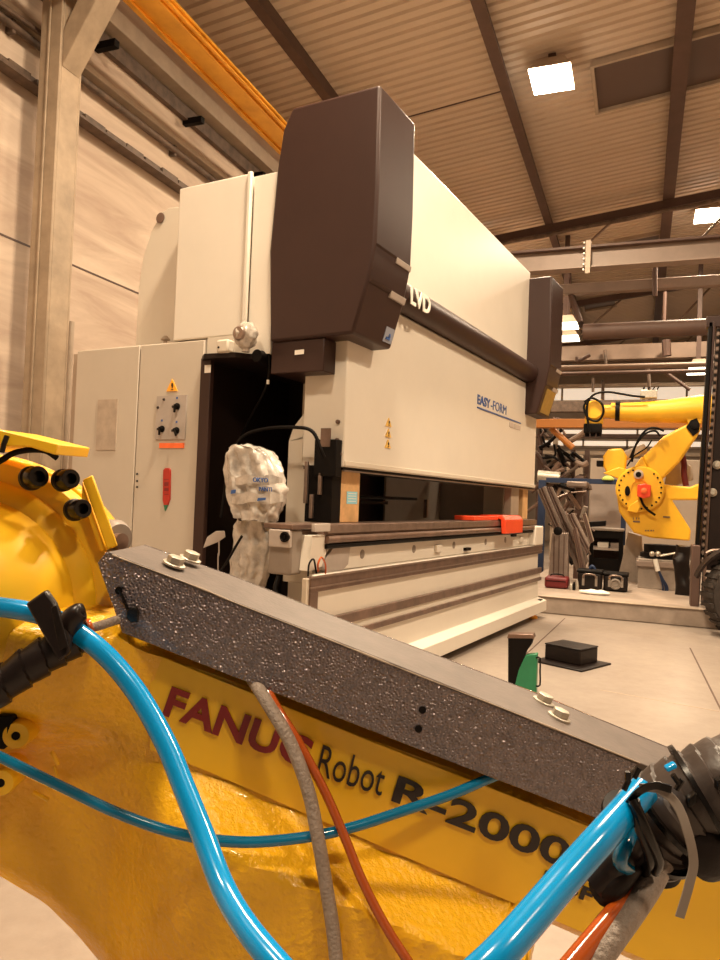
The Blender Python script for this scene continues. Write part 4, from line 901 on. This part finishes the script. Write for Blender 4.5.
bm = BM(); wbox(bm, a.x+.03, b.x-.03, Yt+.5, Yt+.52, SL, zt-.1); obj('back_panel', bm, 'darker', t)
bm = BM(); wbox(bm, a.x+.03, b.x-.03, Yt+.02, Yt+.06, SL+.05, SL+.25); obj('lower_beam', bm, 'black', t)
for x in (603, 616):
    bm = BM(); P = zb(x, 545, Yt+.1); wbox(bm, P.x-.07, P.x+.07, Yt+.08, Yt+.3, zs+.001, zs+.07); tag(obj('paper_stack', bm, 'whitelet' if x < 610 else 'board', bevel=.004), 'larger white stack on the work table shelf' if x < 610 else 'smaller pale box on the right of the work table shelf', 'paper')
bm = BM(); P = zb(594, 524, Yt+.1); obox(bm, (P.x-.09, Yt+.1, zt+.001), (.24, 0, .03), (0, .2, 0), (0, 0, .07)); tag(obj('dark_case', bm, 'black', bevel=.006), 'small dark case on top of the work table', 'case')
# grey tapered cover left of pedestal
t = BM(); prism(t, [zb(x, y, 10.0) for x, y in ((614, 592), (622, 560), (628, 532), (642, 536), (645, 592))], (0, .3, 0)); tag(obj('grey_cover', t, 'pedestal', bevel=.01), 'sloping grey metal cover left of the robot pedestal', 'cover')
# tool cases
for k, (x0, x1, y0, y1, lab) in enumerate([(577, 602, 571, 592, 'left black tool case on the raised slab'), (603, 628, 574, 592, 'right black tool case with a round fitting on the raised slab')]):
    Y = 8.6 + .05*k; A = zb(x0, y1, Y); B = zb(x1, y0, Y)
    t = thing('tool_case', lab, 'case', Vector((A.x, Y, SL)), 'black tool cases')
    bm = BM(); wbox(bm, A.x, B.x, Y, Y+.25, SL+.002, B.z-.03); obj('case_body', bm, 'rubber', t, bevel=.02)
    bm = BM(); wbox(bm, A.x-.01, B.x+.01, Y-.01, Y+.26, B.z-.035, B.z); obj('lid', bm, 'black', t, bevel=.012)
    bm = BM(); c = Vector(((A.x+B.x)/2, Y-.02, (A.z+B.z)/2+.04)); tube(bm, [c+Vector((-.07, 0, 0)), c+Vector((-.05, -.02, .04)), c+Vector((.05, -.02, .04)), c+Vector((.07, 0, 0))], .009, 8); obj('handle', bm, 'steel', t, smooth=True)
    if k:
        bm = BM(); lathe(bm, c+Vector((.0, .02, -.05)), (0, -1, 0), [(.06, 0), (.06, .02), (.045, .025), (.04, .005)], 20); obj('round_fitting', bm, 'motor', t, smooth=True)
    for xx in (A.x+.05, B.x-.07):
        bm = BM(); wbox(bm, xx, xx+.025, Y-.015, Y, SL+.05, SL+.16); obj('latch', bm, 'motor', t)
bm = BM(); A = zb(606, 578, 8.75); tube(bm, [zb(588, 574, 8.8), zb(592, 566, 8.8), zb(597, 572, 8.8), zb(606, 573, 8.8)], .018, 8); tag(obj('blue_strap', bm, 'bluesteel', smooth=True), 'dark blue strap draped over the black tool cases', 'strap')
# white rag
A = zb(595, 593, 8.4); bm = BM(); bmesh.ops.create_icosphere(bm, subdivisions=3, radius=.1)
for v in bm.verts: v.co = Vector((A.x + v.co.x*1.6, 8.25+v.co.y*.8, SL+.02+max(-.018, v.co.z*.28*(1+.8*mn.noise(v.co*20)))))
tag(obj('white_rag', bm, 'whitelet', smooth=True), 'crumpled white rag on the slab in front of the tool cases', 'rag')
# red bag
A = zb(544, 591, 8.5); B = zb(568, 578, 8.5); bm = BM(); wbox(bm, A.x, B.x, 8.5, 8.75, SL+.002, B.z)
t = thing('red_toolbox', 'dark red toolbox at the foot of the grey upright post', 'toolbox', Vector((A.x, 8.6, SL)))
obj('box_body', bm, 'redbag', t, bevel=.03, bseg=3)
bm = BM(); c = Vector(((A.x+B.x)/2, 8.62, B.z)); tube(bm, [c+Vector((-.08, 0, -.005)), c+Vector((-.05, 0, .02)), c+Vector((.05, 0, .02)), c+Vector((.08, 0, -.005))], .008, 8); obj('handle', bm, 'black', t, smooth=True)
bm = BM(); wbox(bm, A.x+.02, B.x-.02, 8.495, 8.5, B.z-.05, B.z-.042); obj('lid_seam', bm, 'black', t)
for k in range(3):
    P = zb(571+k*3, 590, 8.5); bm = BM(); lathe(bm, Vector((P.x, 8.5, SL)), Z, [(.02, 0), (.02, .05), (.008, .07+.02*k)], 12); tag(obj('small_bottle', bm, 'bolt' if k != 1 else 'black', smooth=True), ['small pale bottle next to the red toolbox', 'small black bottle in the middle of three by the red toolbox', 'small pale bottle nearest the black tool cases'][k], 'bottle', 'small bottles by the red toolbox')

# ------------------------------------------------------------------ foreground robot arm
RA_ = thing('robot_arm', 'large yellow robot arm filling the foreground, lettered in red and black', 'robot arm', at(200, 800, 1.1))
def sstep(a, b, x): t = max(0, min(1, (x-a)/(b-a))); return t*t*(3-2*t)
def interp(tab, x):
    if x <= tab[0][0]: return tab[0][1]
    for (a, b), (c, d) in zip(tab, tab[1:]):
        if x <= c: return b + (d-b)*(x-a)/(c-a)
    return tab[-1][1]
YT = [(-160, 590), (60, 596), (130, 604), (200, 628), (360, 690), (600, 785), (700, 826), (800, 866)]
YB = [(-160, 850), (0, 876), (45, 903), (75, 932), (105, 968), (140, 1080), (500, 1100), (522, 1000), (536, 940), (547, 922), (633, 960), (800, 1036)]
YL = [(-160, 712), (0, 716), (80, 728), (200, 772), (480, 893), (547, 921), (800, 1030)]
GB = [(110, 634), (360, 735), (600, 829), (800, 907)]
def armdepth(x, y):
    yl = interp(YL, x); k = y-yl
    d = 1.030
    # ledge below the lettered band comes towards the viewer, with its upper side tilted up
    led = sstep(90, 230, x)
    d -= .085*max(0, min(1, k/70))*led
    d += .016*sstep(-6, 4, k)*(1-led) 
    if x < 150: d += .11*max(0, 1-(y-interp(YT, x))/42)**2
    q = max(0, 1-math.hypot((x-20)/150, (y-640)/110)); d -= .06*math.sin(q*math.pi/2)
    # shallow groove in the upper band
    yt = interp(YT, x); d += .045*sstep(0, 12, interp(GB, x)-y)*(1 if x > 130 else 0)
    # pocket at far left bottom
    d += .03*sstep(-10, 60, -(x-150)*.8 + 0*(y-800))*sstep(730, 760, y)*(1-led)
    return d
xs = [x for x in range(-160, 801, 8)]
for e_ in (536, 547, 541, 529): 
    if e_ not in xs: xs.append(e_)
xs.sort()
NR = 44
front = []
for x in xs:
    yt, yb = interp(YT, x), interp(YB, x); col = []
    for j in range(NR+1):
        y = yt+(yb-yt)*j/NR; k = max(0, (j/NR-.93)/.07)
        col.append(at(x, y, armdepth(x, y)+.02*k*k))
    front.append(col)
back = [[at(x, interp(YT, x)+(interp(YB, x)-interp(YT, x))*j/NR, 1.03).lerp(EYE+(at(x, interp(YT, x)+(interp(YB, x)-interp(YT, x))*j/NR, 1.03)-EYE), 1)+FWD*.20 for j in range(NR+1)] for x in xs]
bm = BM(); vf = quadgrid(bm, front); vb = quadgrid(bm, back)
def stitch(a, b):
    for i in range(len(a)-1): bm.faces.new((a[i], a[i+1], b[i+1], b[i]))
stitch([c[0] for c in vf], [c[0] for c in vb]); stitch([c[-1] for c in vf], [c[-1] for c in vb]); stitch(vf[0], vb[0]); stitch(vf[-1], vb[-1])
mY = m['yellowrough']
ab = obj('arm_body', bm, 'yellowrough', RA_, smooth=True)
# smooth painted name strip on the band
bm = BM(); 
S_ = [[at(x, interp(GB, x)+2, 1.026) for x in range(150, 741, 10)], [at(x, interp(YL, x)-4, 1.026) for x in range(150, 741, 10)]]
quadgrid(bm, S_); quadgrid(bm, [[p+FWD*.004 for p in r] for r in S_]); obj('name_strip', bm, 'yellow', RA_)
TD = 1.0235
letters('lettering', 'FANUC', at(162, 715, TD), at(305, 769, TD), at(172, 686, TD), .002, 'redlet', ab, .03)
letters('lettering', 'Robot', at(316, 775, TD), at(381, 796, TD), at(323, 745, TD), .002, 'blacklet', ab, -.005)
letters('lettering', 'R-2000', at(391, 801, TD), at(566, 869, TD), at(399, 775, TD), .002, 'blacklet', ab, .022)
letters('lettering', 'iA', at(573, 871, TD), at(600, 882, TD), at(581, 846, TD), .002, 'blacklet', ab, .022)
letters('lettering', '165F', at(541, 883, TD), at(590, 903, TD), at(546, 870, TD), .002, 'blacklet', ab, .03)
# joint housing: flange, stepped ring and dome
jc = at(-30, 606, 1.10); jd = (-FWD + RIGHT*.16 + UP*.10).normalized()
bm = BM(); lathe(bm, jc, jd, [(.21, -.12), (.222, -.11), (.222, .035), (.215, .045), (.150, .045)], 96); obj('joint_flange', bm, 'yellow', RA_, smooth=True)
bm = BM(); lathe(bm, jc, jd, [(.188, .03), (.188, .048), (.178, .058), (.160, .062), (.150, .085), (.130, .118), (.10, .145), (.06, .160), (.03, .164), (.001, .165)], 96); obj('joint_dome', bm, 'yellow', RA_, smooth=True)
bm = BM(); lathe(bm, jc, jd, [(.226, -.09), (.232, -.085), (.232, -.02), (.226, -.015)], 96); obj('joint_ring', bm, 'yellowrough', RA_, smooth=True)
# cap screws
for x, y, s in ((37, 477, 1.02), (69, 479, .95), (81, 509, .93)):
    P = at(x, y, 1.045); ax = (-FWD*.70 + RIGHT*.75 + UP*.10).normalized()
    bm = BM(); r = .0150*s
    lathe(bm, P-ax*.020, ax, [(r, 0), (r, .024), (r*.9, .027), (r*.55, .027), (r*.5, .014), (.001, .014)], 32); b__ = obj('cap_screw', bm, 'blackgloss', RA_, smooth=True)
    bm = BM(); lathe(bm, P-ax*.022, ax, [(r*1.15, 0), (r*1.15, .006), (r*1.02, .008)], 32); obj('washer', bm, 'rubber', b__, smooth=True)
# sheet brackets
def sheet(name, pts, d, ext, mt, parent=RA_, bevel=.002):
    bm = BM(); prism(bm, [at(x, y, dd) for (x, y), dd in zip(pts, d if isinstance(d, (list, tuple)) else [d]*len(pts))], ext); return obj(name, bm, mt, parent, bevel=bevel)
sheet('bracket_plate', [(-40, 424), (0, 429.5), (58, 444), (55, 455), (30, 447), (0, 446), (-40, 449)], 1.0, FWD*.12, 'yellow')
bm = BM(); tube(bm, [at(-30, 478, 1.02), at(0, 461, 1.02), (at(14, 453, 1.02)), at(30, 450, 1.02), at(46, 451, 1.02), at(57, 458, 1.03)], .0042, 10); obj('shade_arc', bm, 'black', RA_, smooth=True)  # black tube added as the dark shadow line between bracket and ring
sheet('edge_plate', [(82, 480), (92, 475), (117, 546), (107, 550)], 1.075, FWD*.006, 'yellow')
sheet('edge_plate_side', [(82, 481), (106, 550), (100, 552), (81, 500)], 1.08, FWD*.04, 'yellow')
bm = BM(); tube(bm, [at(7, 436, .995), at(4, 444, .992), at(2, 452, .995)], .0035, 8); obj('locking_wire', bm, 'rubber', RA_, smooth=True)
bm = BM(); lathe(bm, at(112, 538, 1.12), (-FWD*.6+RIGHT*.8), [(.028, -.03), (.028, .01), (.022, .02), (.001, .022)], 28); obj('end_bearing', bm, 'motor', RA_, smooth=True)
bm = BM(); lathe(bm, at(117, 541, 1.10), (-FWD*.6+RIGHT*.8), [(.012, -.01), (.012, .012), (.001, .014)], 20); obj('bearing_bolt', bm, 'brownsteel', RA_, smooth=True)
# threaded bosses lower left
for x, y in ((22, 730), (7, 776)):
    P = at(x, y, 1.02); bm = BM(); ax = (-FWD+RIGHT*.1)
    lathe(bm, P, ax, [(.021, -.03), (.019, .020), (.017, .024), (.006, .024), (.0055, .010), (.0005, .010)], 36); bo = obj('threaded_boss', bm, 'yellow', RA_, smooth=True)
    bm = BM(); lathe(bm, P, ax, [(.0055, .010), (.0055, .0245), (.004, .0246)], 20); obj('boss_hole', bm, 'black', bo)
sheet('black_slot', [(-14, 748), (-4, 716), (14, 715), (4, 750)], .995, FWD*.03, 'black')
for (x0, y0, x1, y1, w) in ((52, 752, 58, 764, .003), (34, 792, 48, 800, .003), (42, 776, 50, 790, .003), (54, 766, 58, 780, .0025)):
    bm = BM(); tube(bm, [at(x0, y0, 1.040), at((x0+x1)/2, (y0+y1)/2, 1.036), at(x1, y1, 1.040)], w, 8, 4); obj('cast_mark', bm, 'yellow', RA_, smooth=True)
# robot's base, below and left of the view, carries the arm
bp = at(-330, 800, 1.25)
bm = BM(); lathe(bm, Vector((bp.x, bp.y, 0)), Z, [(.34, 0), (.34, .05), (.26, .08), (.22, .30), (.24, .50), (.10, .62)], 48); obj('arm_base', bm, 'yellow', RA_, smooth=True)
bm = BM(); prism(bm, [at(-150, 600, 1.05), at(-150, 800, 1.05), Vector((bp.x, bp.y, .35)), Vector((bp.x, bp.y, .58))], FWD*.18); obj('arm_link', bm, 'yellow', RA_, bevel=.02)

# ------------------------------------------------------------------ steel channel on the arm
CH = thing('steel_channel', 'hammered dark grey steel channel bolted along the top of the yellow arm', 'beam', at(360, 690, 1.0))
ftop = [(106, 552), (360, 650), (700, 787)]; fbot = [(700, 860), (600, 820), (360, 727), (122, 633), (97, 563)]
bm = BM(); prism(bm, [at(x, y, 1.0) for x, y in ftop+fbot], FWD*.006); fpz = obj('front_flange', bm, 'hammer', CH, bevel=.0015)
# top web: between front edge and back edge (recessed 0.14 back)
bt = [(145, 544.5), (240, 578), (358, 625), (535, 692), (690, 756)]
fr_ = [(108, 551.5), (240, 603.5), (360, 650), (535, 720), (700, 787)]
bm = BM(); R = [[at(x, y, 1.0) for x, y in fr_], [at(x, y, 1.14) for x, y in bt]]
dn = (at(360, 652.5, 1.0)-at(360, 650, 1.0))
R2 = [[p+dn*1.6 for p in r] for r in R]
a_ = quadgrid(bm, R); b_2 = quadgrid(bm, R2)
stitch(a_[0], b_2[0]); stitch(a_[1], b_2[1]); bm.faces.new((a_[0][0], a_[1][0], b_2[1][0], b_2[0][0])); bm.faces.new((a_[0][-1], a_[1][-1], b_2[1][-1], b_2[0][-1]))
obj('top_web', bm, 'hammertop', CH, bevel=.0012)
bm = BM(); prism(bm, [at(x, y, 1.14) for x, y in bt] + [at(690, 820, 1.14), at(145, 600, 1.14)], FWD*-.006); obj('rear_flange', bm, 'hammer', CH)
TN = (at(535, 720, 1.0)-at(240, 603.5, 1.0)).cross(at(358, 625, 1.14)-at(360, 650, 1.0)).normalized()
if TN.z < 0: TN = -TN
TX = (at(535, 720, 1.0)-at(240, 603.5, 1.0)).normalized(); TY = TN.cross(TX)
def hexbolt(x, y, d, rot):
    P = at(x, y, d); bm = BM(); lathe(bm, P-TN*.001, TN, [(.0165, 0), (.0165, .003), (.0155, .0035), (.001, .0035)], 40); w = obj('washer', bm, 'bolt', CH, smooth=True)
    bm = BM(); prism(bm, [P+TN*.0025+(TX*math.cos(rot+k*math.pi/3)+TY*math.sin(rot+k*math.pi/3))*.0125 for k in range(6)], TN*.0095); obj('hex_bolt', bm, 'bolt', CH, bevel=.0012)
hexbolt(174, 564.5, 1.050, .2); hexbolt(190, 559.5, 1.105, .5); hexbolt(559, 717.5, 1.055, .4); hexbolt(543.5, 702, 1.105, .1)
# slots and holes in the front flange
def fpt(x, y, d=.9985): return at(x, y, d)
bm = BM(); lathe(bm, fpt(119, 590.5, .9995), -FWD, [(.0052, 0), (.0052, .001)], 20); obj('slot_hole', bm, 'black', CH)
bm = BM(); tube(bm, [fpt(119, 590), fpt(123, 598), fpt(128, 610), fpt(130, 616)], .0022, 8, 3); obj('slot_hook', bm, 'blackgloss', CH, smooth=True)
bm = BM(); prism(bm, [fpt(x, y, .997) for x, y in ((128, 609), (137, 606), (140, 611), (139, 622), (131, 622), (127, 617))], -FWD*.006); obj('slot_latch', bm, 'blackgloss', CH, bevel=.0015)
for x, y in ((422.5, 710), (418.5, 729)):
    bm = BM(); lathe(bm, fpt(x, y, .9995), -FWD, [(.0052, 0), (.0050, .0009), (.0001, .0009)], 24); obj('bolt_hole', bm, 'black', CH)
# worn bright edge along the front top corner
bm = BM()
pts = [(112, 554.5), (128, 561), (200, 588), (236, 603), (330, 640), (420, 676), (520, 715), (640, 763)]
rnd = [at(x, y, .9992) for x, y in pts]
tube(bm, rnd, .0011, 6, 8, rf=lambda t: .0005+.0012*abs(math.sin(t*37)*math.sin(t*11+1))); obj('worn_edge', bm, 'pale', CH)

# ------------------------------------------------------------------ hoses
def hose(name, pts, r, mt, label, cat='hose', seg=20, **k):
    bm = BM(); tube(bm, [at(*p) for p in pts], r, seg, 10, **k); return tag(obj(name, bm, mt, smooth=True), label, cat)
hose('air_hose', [(-30, 604, .955), (0, 607, .95), (30, 612, .945), (60, 622, .94), (100, 650, .925), (135, 690, .91), (165, 742, .88), (185, 790, .85), (203, 835, .82), (222, 885, .78), (245, 925, .74), (280, 968, .70), (320, 1010, .67)], .0128, 'blue', 'thick glossy blue hose sweeping down from the left over the yellow arm')
hose('air_hose', [(-30, 742, .96), (0, 757, .96), (60, 786, .955), (120, 814, .94), (180, 834, .925), (240, 842, .93), (300, 838, .945), (350, 828, .965), (400, 812, .985), (450, 795, 1.0), (490, 778, 1.012), (520, 766, 1.014)], .0070, 'blue2', 'thin blue hose crossing the lettered band of the arm')
hose('air_hose', [(644, 790, .60), (624, 812, .585), (600, 839, .565), (567, 876, .545), (532, 917, .52), (498, 955, .50), (460, 990, .49), (420, 1025, .48)], .0118, 'blue', 'thickest glossy blue hose coming out of the black bundle at the right')
hose('orange_tube', [(262, 680, 1.02), (276, 706, .99), (300, 745, .97), (325, 792, .96), (345, 838, .95), (362, 880, .94), (385, 925, .93), (415, 972, .92)], .0062, 'orange', 'thin orange tube hanging down from under the grey channel', 'tube')
hose('grey_conduit', [(250, 675, 1.02), (268, 704, .985), (290, 742, .965), (308, 790, .95), (318, 838, .94), (326, 885, .935), (333, 930, .93), (338, 980, .92)], .0088, 'greyhose', 'grey braided conduit hanging down beside the orange tube', 'conduit')
hose('orange_tube', [(652, 868, .62), (632, 893, .60), (610, 920, .58), (585, 950, .56), (560, 980, .54)], .0085, 'orange', 'orange tube coming out of the black bundle at the lower right', 'tube')
hose('grey_conduit', [(662, 862, .61), (650, 885, .60), (632, 912, .585), (608, 945, .565), (585, 978, .55)], .0098, 'greyhose', 'grey conduit beside the orange tube below the black bundle', 'conduit')
hose('grey_conduit', [(60, 640, .97), (85, 630, .975), (105, 624, .985), (122, 618, 1.01)], .0062, 'greyhose', 'short grey conduit running from the taped bundle to the end of the grey channel', 'conduit')
# taped bundle, left
def wrapped(name, pts, r, label, turns, amp, mt='tape', seg=28):
    P = smooth_path([at(*p) for p in pts], 30); bm = BM(); rows = []
    a, b = frame_of(P[1]-P[0]); n = len(P)
    for i, p in enumerate(P):
        d = (P[min(i+1, n-1)]-P[max(i-1, 0)]).normalized(); a = (a-d*a.dot(d)).normalized(); b = d.cross(a)
        row = []
        for k in range(seg):
            th = 2*math.pi*k/seg; ph = (i/n*turns + k/seg) % 1
            rr = r*(1+amp*(ph) + .05*mn.noise(p*60))*(1 if 3 < i < n-3 else .9)
            row.append(p + (a*math.cos(th)+b*math.sin(th))*rr)
        rows.append(row)
    vs = quadgrid(bm, rows, True); bm.faces.new(vs[0][::-1]); bm.faces.new(vs[-1])
    return bm
t = thing('taped_bundle', 'cable bundle wrapped in black tape at the left edge', 'cable bundle', at(40, 660, .93))
bm = wrapped('w', [(-40, 715, .90), (0, 686, .915), (35, 662, .93), (65, 644, .945), (92, 630, .955)], .0215, '', 7, .16); wrp = obj('tape_wrap', bm, 'tape', t, smooth=True)
bm = BM(); prism(bm, [at(*p) for p in ((25, 604, .925), (45, 590, .925), (54, 603, .92), (70, 640, .905), (68, 655, .90), (58, 662, .90), (36, 624, .915))], FWD*.012); obj('tape_flap', bm, 'tape', t, bevel=.003)
bm = BM(); prism(bm, [at(*p) for p in ((60, 650, .90), (52, 607, .905), (58, 604, .905), (69, 646, .898))], -FWD*.004); obj('cable_tie', bm, 'rubber', t, bevel=.001)
bm = BM(); tube(bm, [at(62, 636, .93), at(70, 622, .925), at(80, 611, .925), at(84, 609, .925)], .01, 16, 6, rf=lambda k: .012*(1-k)+.004+.004*math.sin(k*3.1)); obj('tape_end', bm, 'tape', t, smooth=True)
bm = BM(); lathe(bm, at(86, 628, .955), at(98, 623, .96)-at(86, 628, .955), [(.0105, 0), (.0105, .007), (.009, .009)], 20); obj('copper_ring', bm, 'orange', t, smooth=True)
# black bundle, right
t = thing('corrugated_bundle', 'thick bundle in black ribbed sleeve fixed with cable ties at the right edge', 'cable bundle', at(680, 820, .60))
bpts = [(640, 846, .645), (656, 824, .635), (684, 803, .625), (722, 786, .62), (785, 764, .615)]
bm = wrapped('w', bpts, .036, '', 13, .07, seg=44); slv = obj('ribbed_sleeve', bm, 'sleeve', t, smooth=True)
P = smooth_path([at(*p) for p in bpts], 30)
def ring(k, r, w, name, mt):
    i = int(k*(len(P)-2)); d = (P[i+1]-P[i]).normalized(); bm = BM()
    lathe(bm, P[i], d, [(r-.002, -w/2), (r+.001, -w/2), (r+.001, w/2), (r-.002, w/2)], 48); return obj(name, bm, mt, t, smooth=True), P[i], d
for k in (.16, .40, .62):
    o, pc, d = ring(k, .0425, .004, 'cable_tie', 'blackgloss')
    hp = pc + (UP*.6-FWD*.8).normalized()*.043; bm = BM(); obox(bm, hp-d*.004-UP*.003, d*.009, UP*.008, -FWD*.007); obj('tie_head', bm, 'blackgloss', o, bevel=.001)
# sleeve mouth and inner hoses
i = 1; d = (P[0]-P[4]).normalized()
bm = BM(); lathe(bm, P[0]-d*.004, d, [(.036, 0), (.039, .006), (.033, .010), (.031, -.006), (.001, -.012)], 40); obj('sleeve_mouth', bm, 'black', t, smooth=True)
for (pts, r, mt_, nm) in (([(640, 850, .62), (625, 868, .60), (612, 884, .595), (600, 893, .60)], .012, 'rubber', 'inner_cable'), ([(630, 840, .61), (618, 858, .60), (606, 872, .60), (592, 884, .60)], .014, 'tape', 'inner_cable'), ([(632, 830, .60), (626, 845, .59), (620, 862, .585), (634, 872, .60)], .006, 'blue2', 'thin_blue_tube'), ([(645, 872, .60), (650, 862, .585), (648, 850, .58), (640, 828, .575), (634, 800, .575)], .0045, 'blackgloss', 'tie_loop'), ([(633, 800, .575), (640, 815, .57), (650, 838, .57), (659, 860, .58), (655, 872, .59)], .004, 'blackgloss', 'tie_loop')):
    bm = BM(); tube(bm, [at(*q_) for q_ in pts], r, 12, 6); obj(nm, bm, mt_, t, smooth=True)
def strap(pts, w, th, name, mt):
    Pp = smooth_path([at(*p) for p in pts], 8); bm = BM(); rows = []
    for i, p in enumerate(Pp):
        d = (Pp[min(i+1, len(Pp)-1)]-Pp[max(i-1, 0)]).normalized(); s = d.cross(FWD).normalized()
        rows.append([p-s*w, p+s*w, p+s*w+FWD*th, p-s*w+FWD*th])
    vs = quadgrid(bm, rows, True); bm.faces.new(vs[0]); bm.faces.new(vs[-1]); return obj(name, bm, mt, t, bevel=.0005)
strap([(640, 788, .575), (660, 790, .565), (677, 805, .56), (688, 832, .555), (694, 862, .555), (690, 884, .555), (684, 905, .555), (680, 918, .555)], .0035, .0015, 'tie_tail', 'motor')
strap([(628, 805, .58), (640, 792, .57), (655, 786, .565), (672, 790, .56)], .003, .002, 'tie_tail', 'blackgloss')
for (x, y) in ((628, 782), (624, 790), (634, 778), (676, 790), (680, 785)):
    bm = BM(); p = at(x, y, .575); cyl(bm, p, p+UP*.008+RIGHT*random.uniform(-.006, .006), .0022, 8); obj('tie_end', bm, 'blackgloss', t)
bm = BM(); obox(bm, at(666, 768, .585), at(676, 763, .585)-at(666, 768, .585), at(668, 773, .583)-at(666, 768, .585), FWD*.006); obj('blue_tape_patch', bm, 'blue', t, bevel=.001)
bm = BM(); lathe(bm, at(708, 850, .60), (-FWD+RIGHT*.2), [(.022, -.02), (.022, .008), (.014, .014), (.001, .015)], 28); obj('end_clamp_knob', bm, 'rubber', t, smooth=True)

# ------------------------------------------------------------------ world, camera
w = bpy.data.worlds.new('hall_air'); bpy.context.scene.world = w; w.use_nodes = True
w.node_tree.nodes['Background'].inputs[0].default_value = (1.0, .74, .52, 1); w.node_tree.nodes['Background'].inputs[1].default_value = .12
cam = bpy.data.cameras.new('camera'); co = bpy.data.objects.new('camera', cam); C.objects.link(co); bpy.context.scene.camera = co
cam.sensor_width = 36; cam.lens = 36*F/960; cam.clip_start = .02; cam.clip_end = 100
co.matrix_world = Matrix((( RIGHT.x, UP.x, -FWD.x, 0), (RIGHT.y, UP.y, -FWD.y, 0), (RIGHT.z, UP.z, -FWD.z, H), (0, 0, 0, 1)))
sc = bpy.context.scene
sc.view_settings.view_transform = 'Standard'; sc.view_settings.look = 'None'; sc.view_settings.gamma = 1; sc.view_settings.use_curve_mapping = False
sc.view_settings.exposure = 0.0
for o in list(bpy.data.objects):
    if '_o' in o: del o['_o']
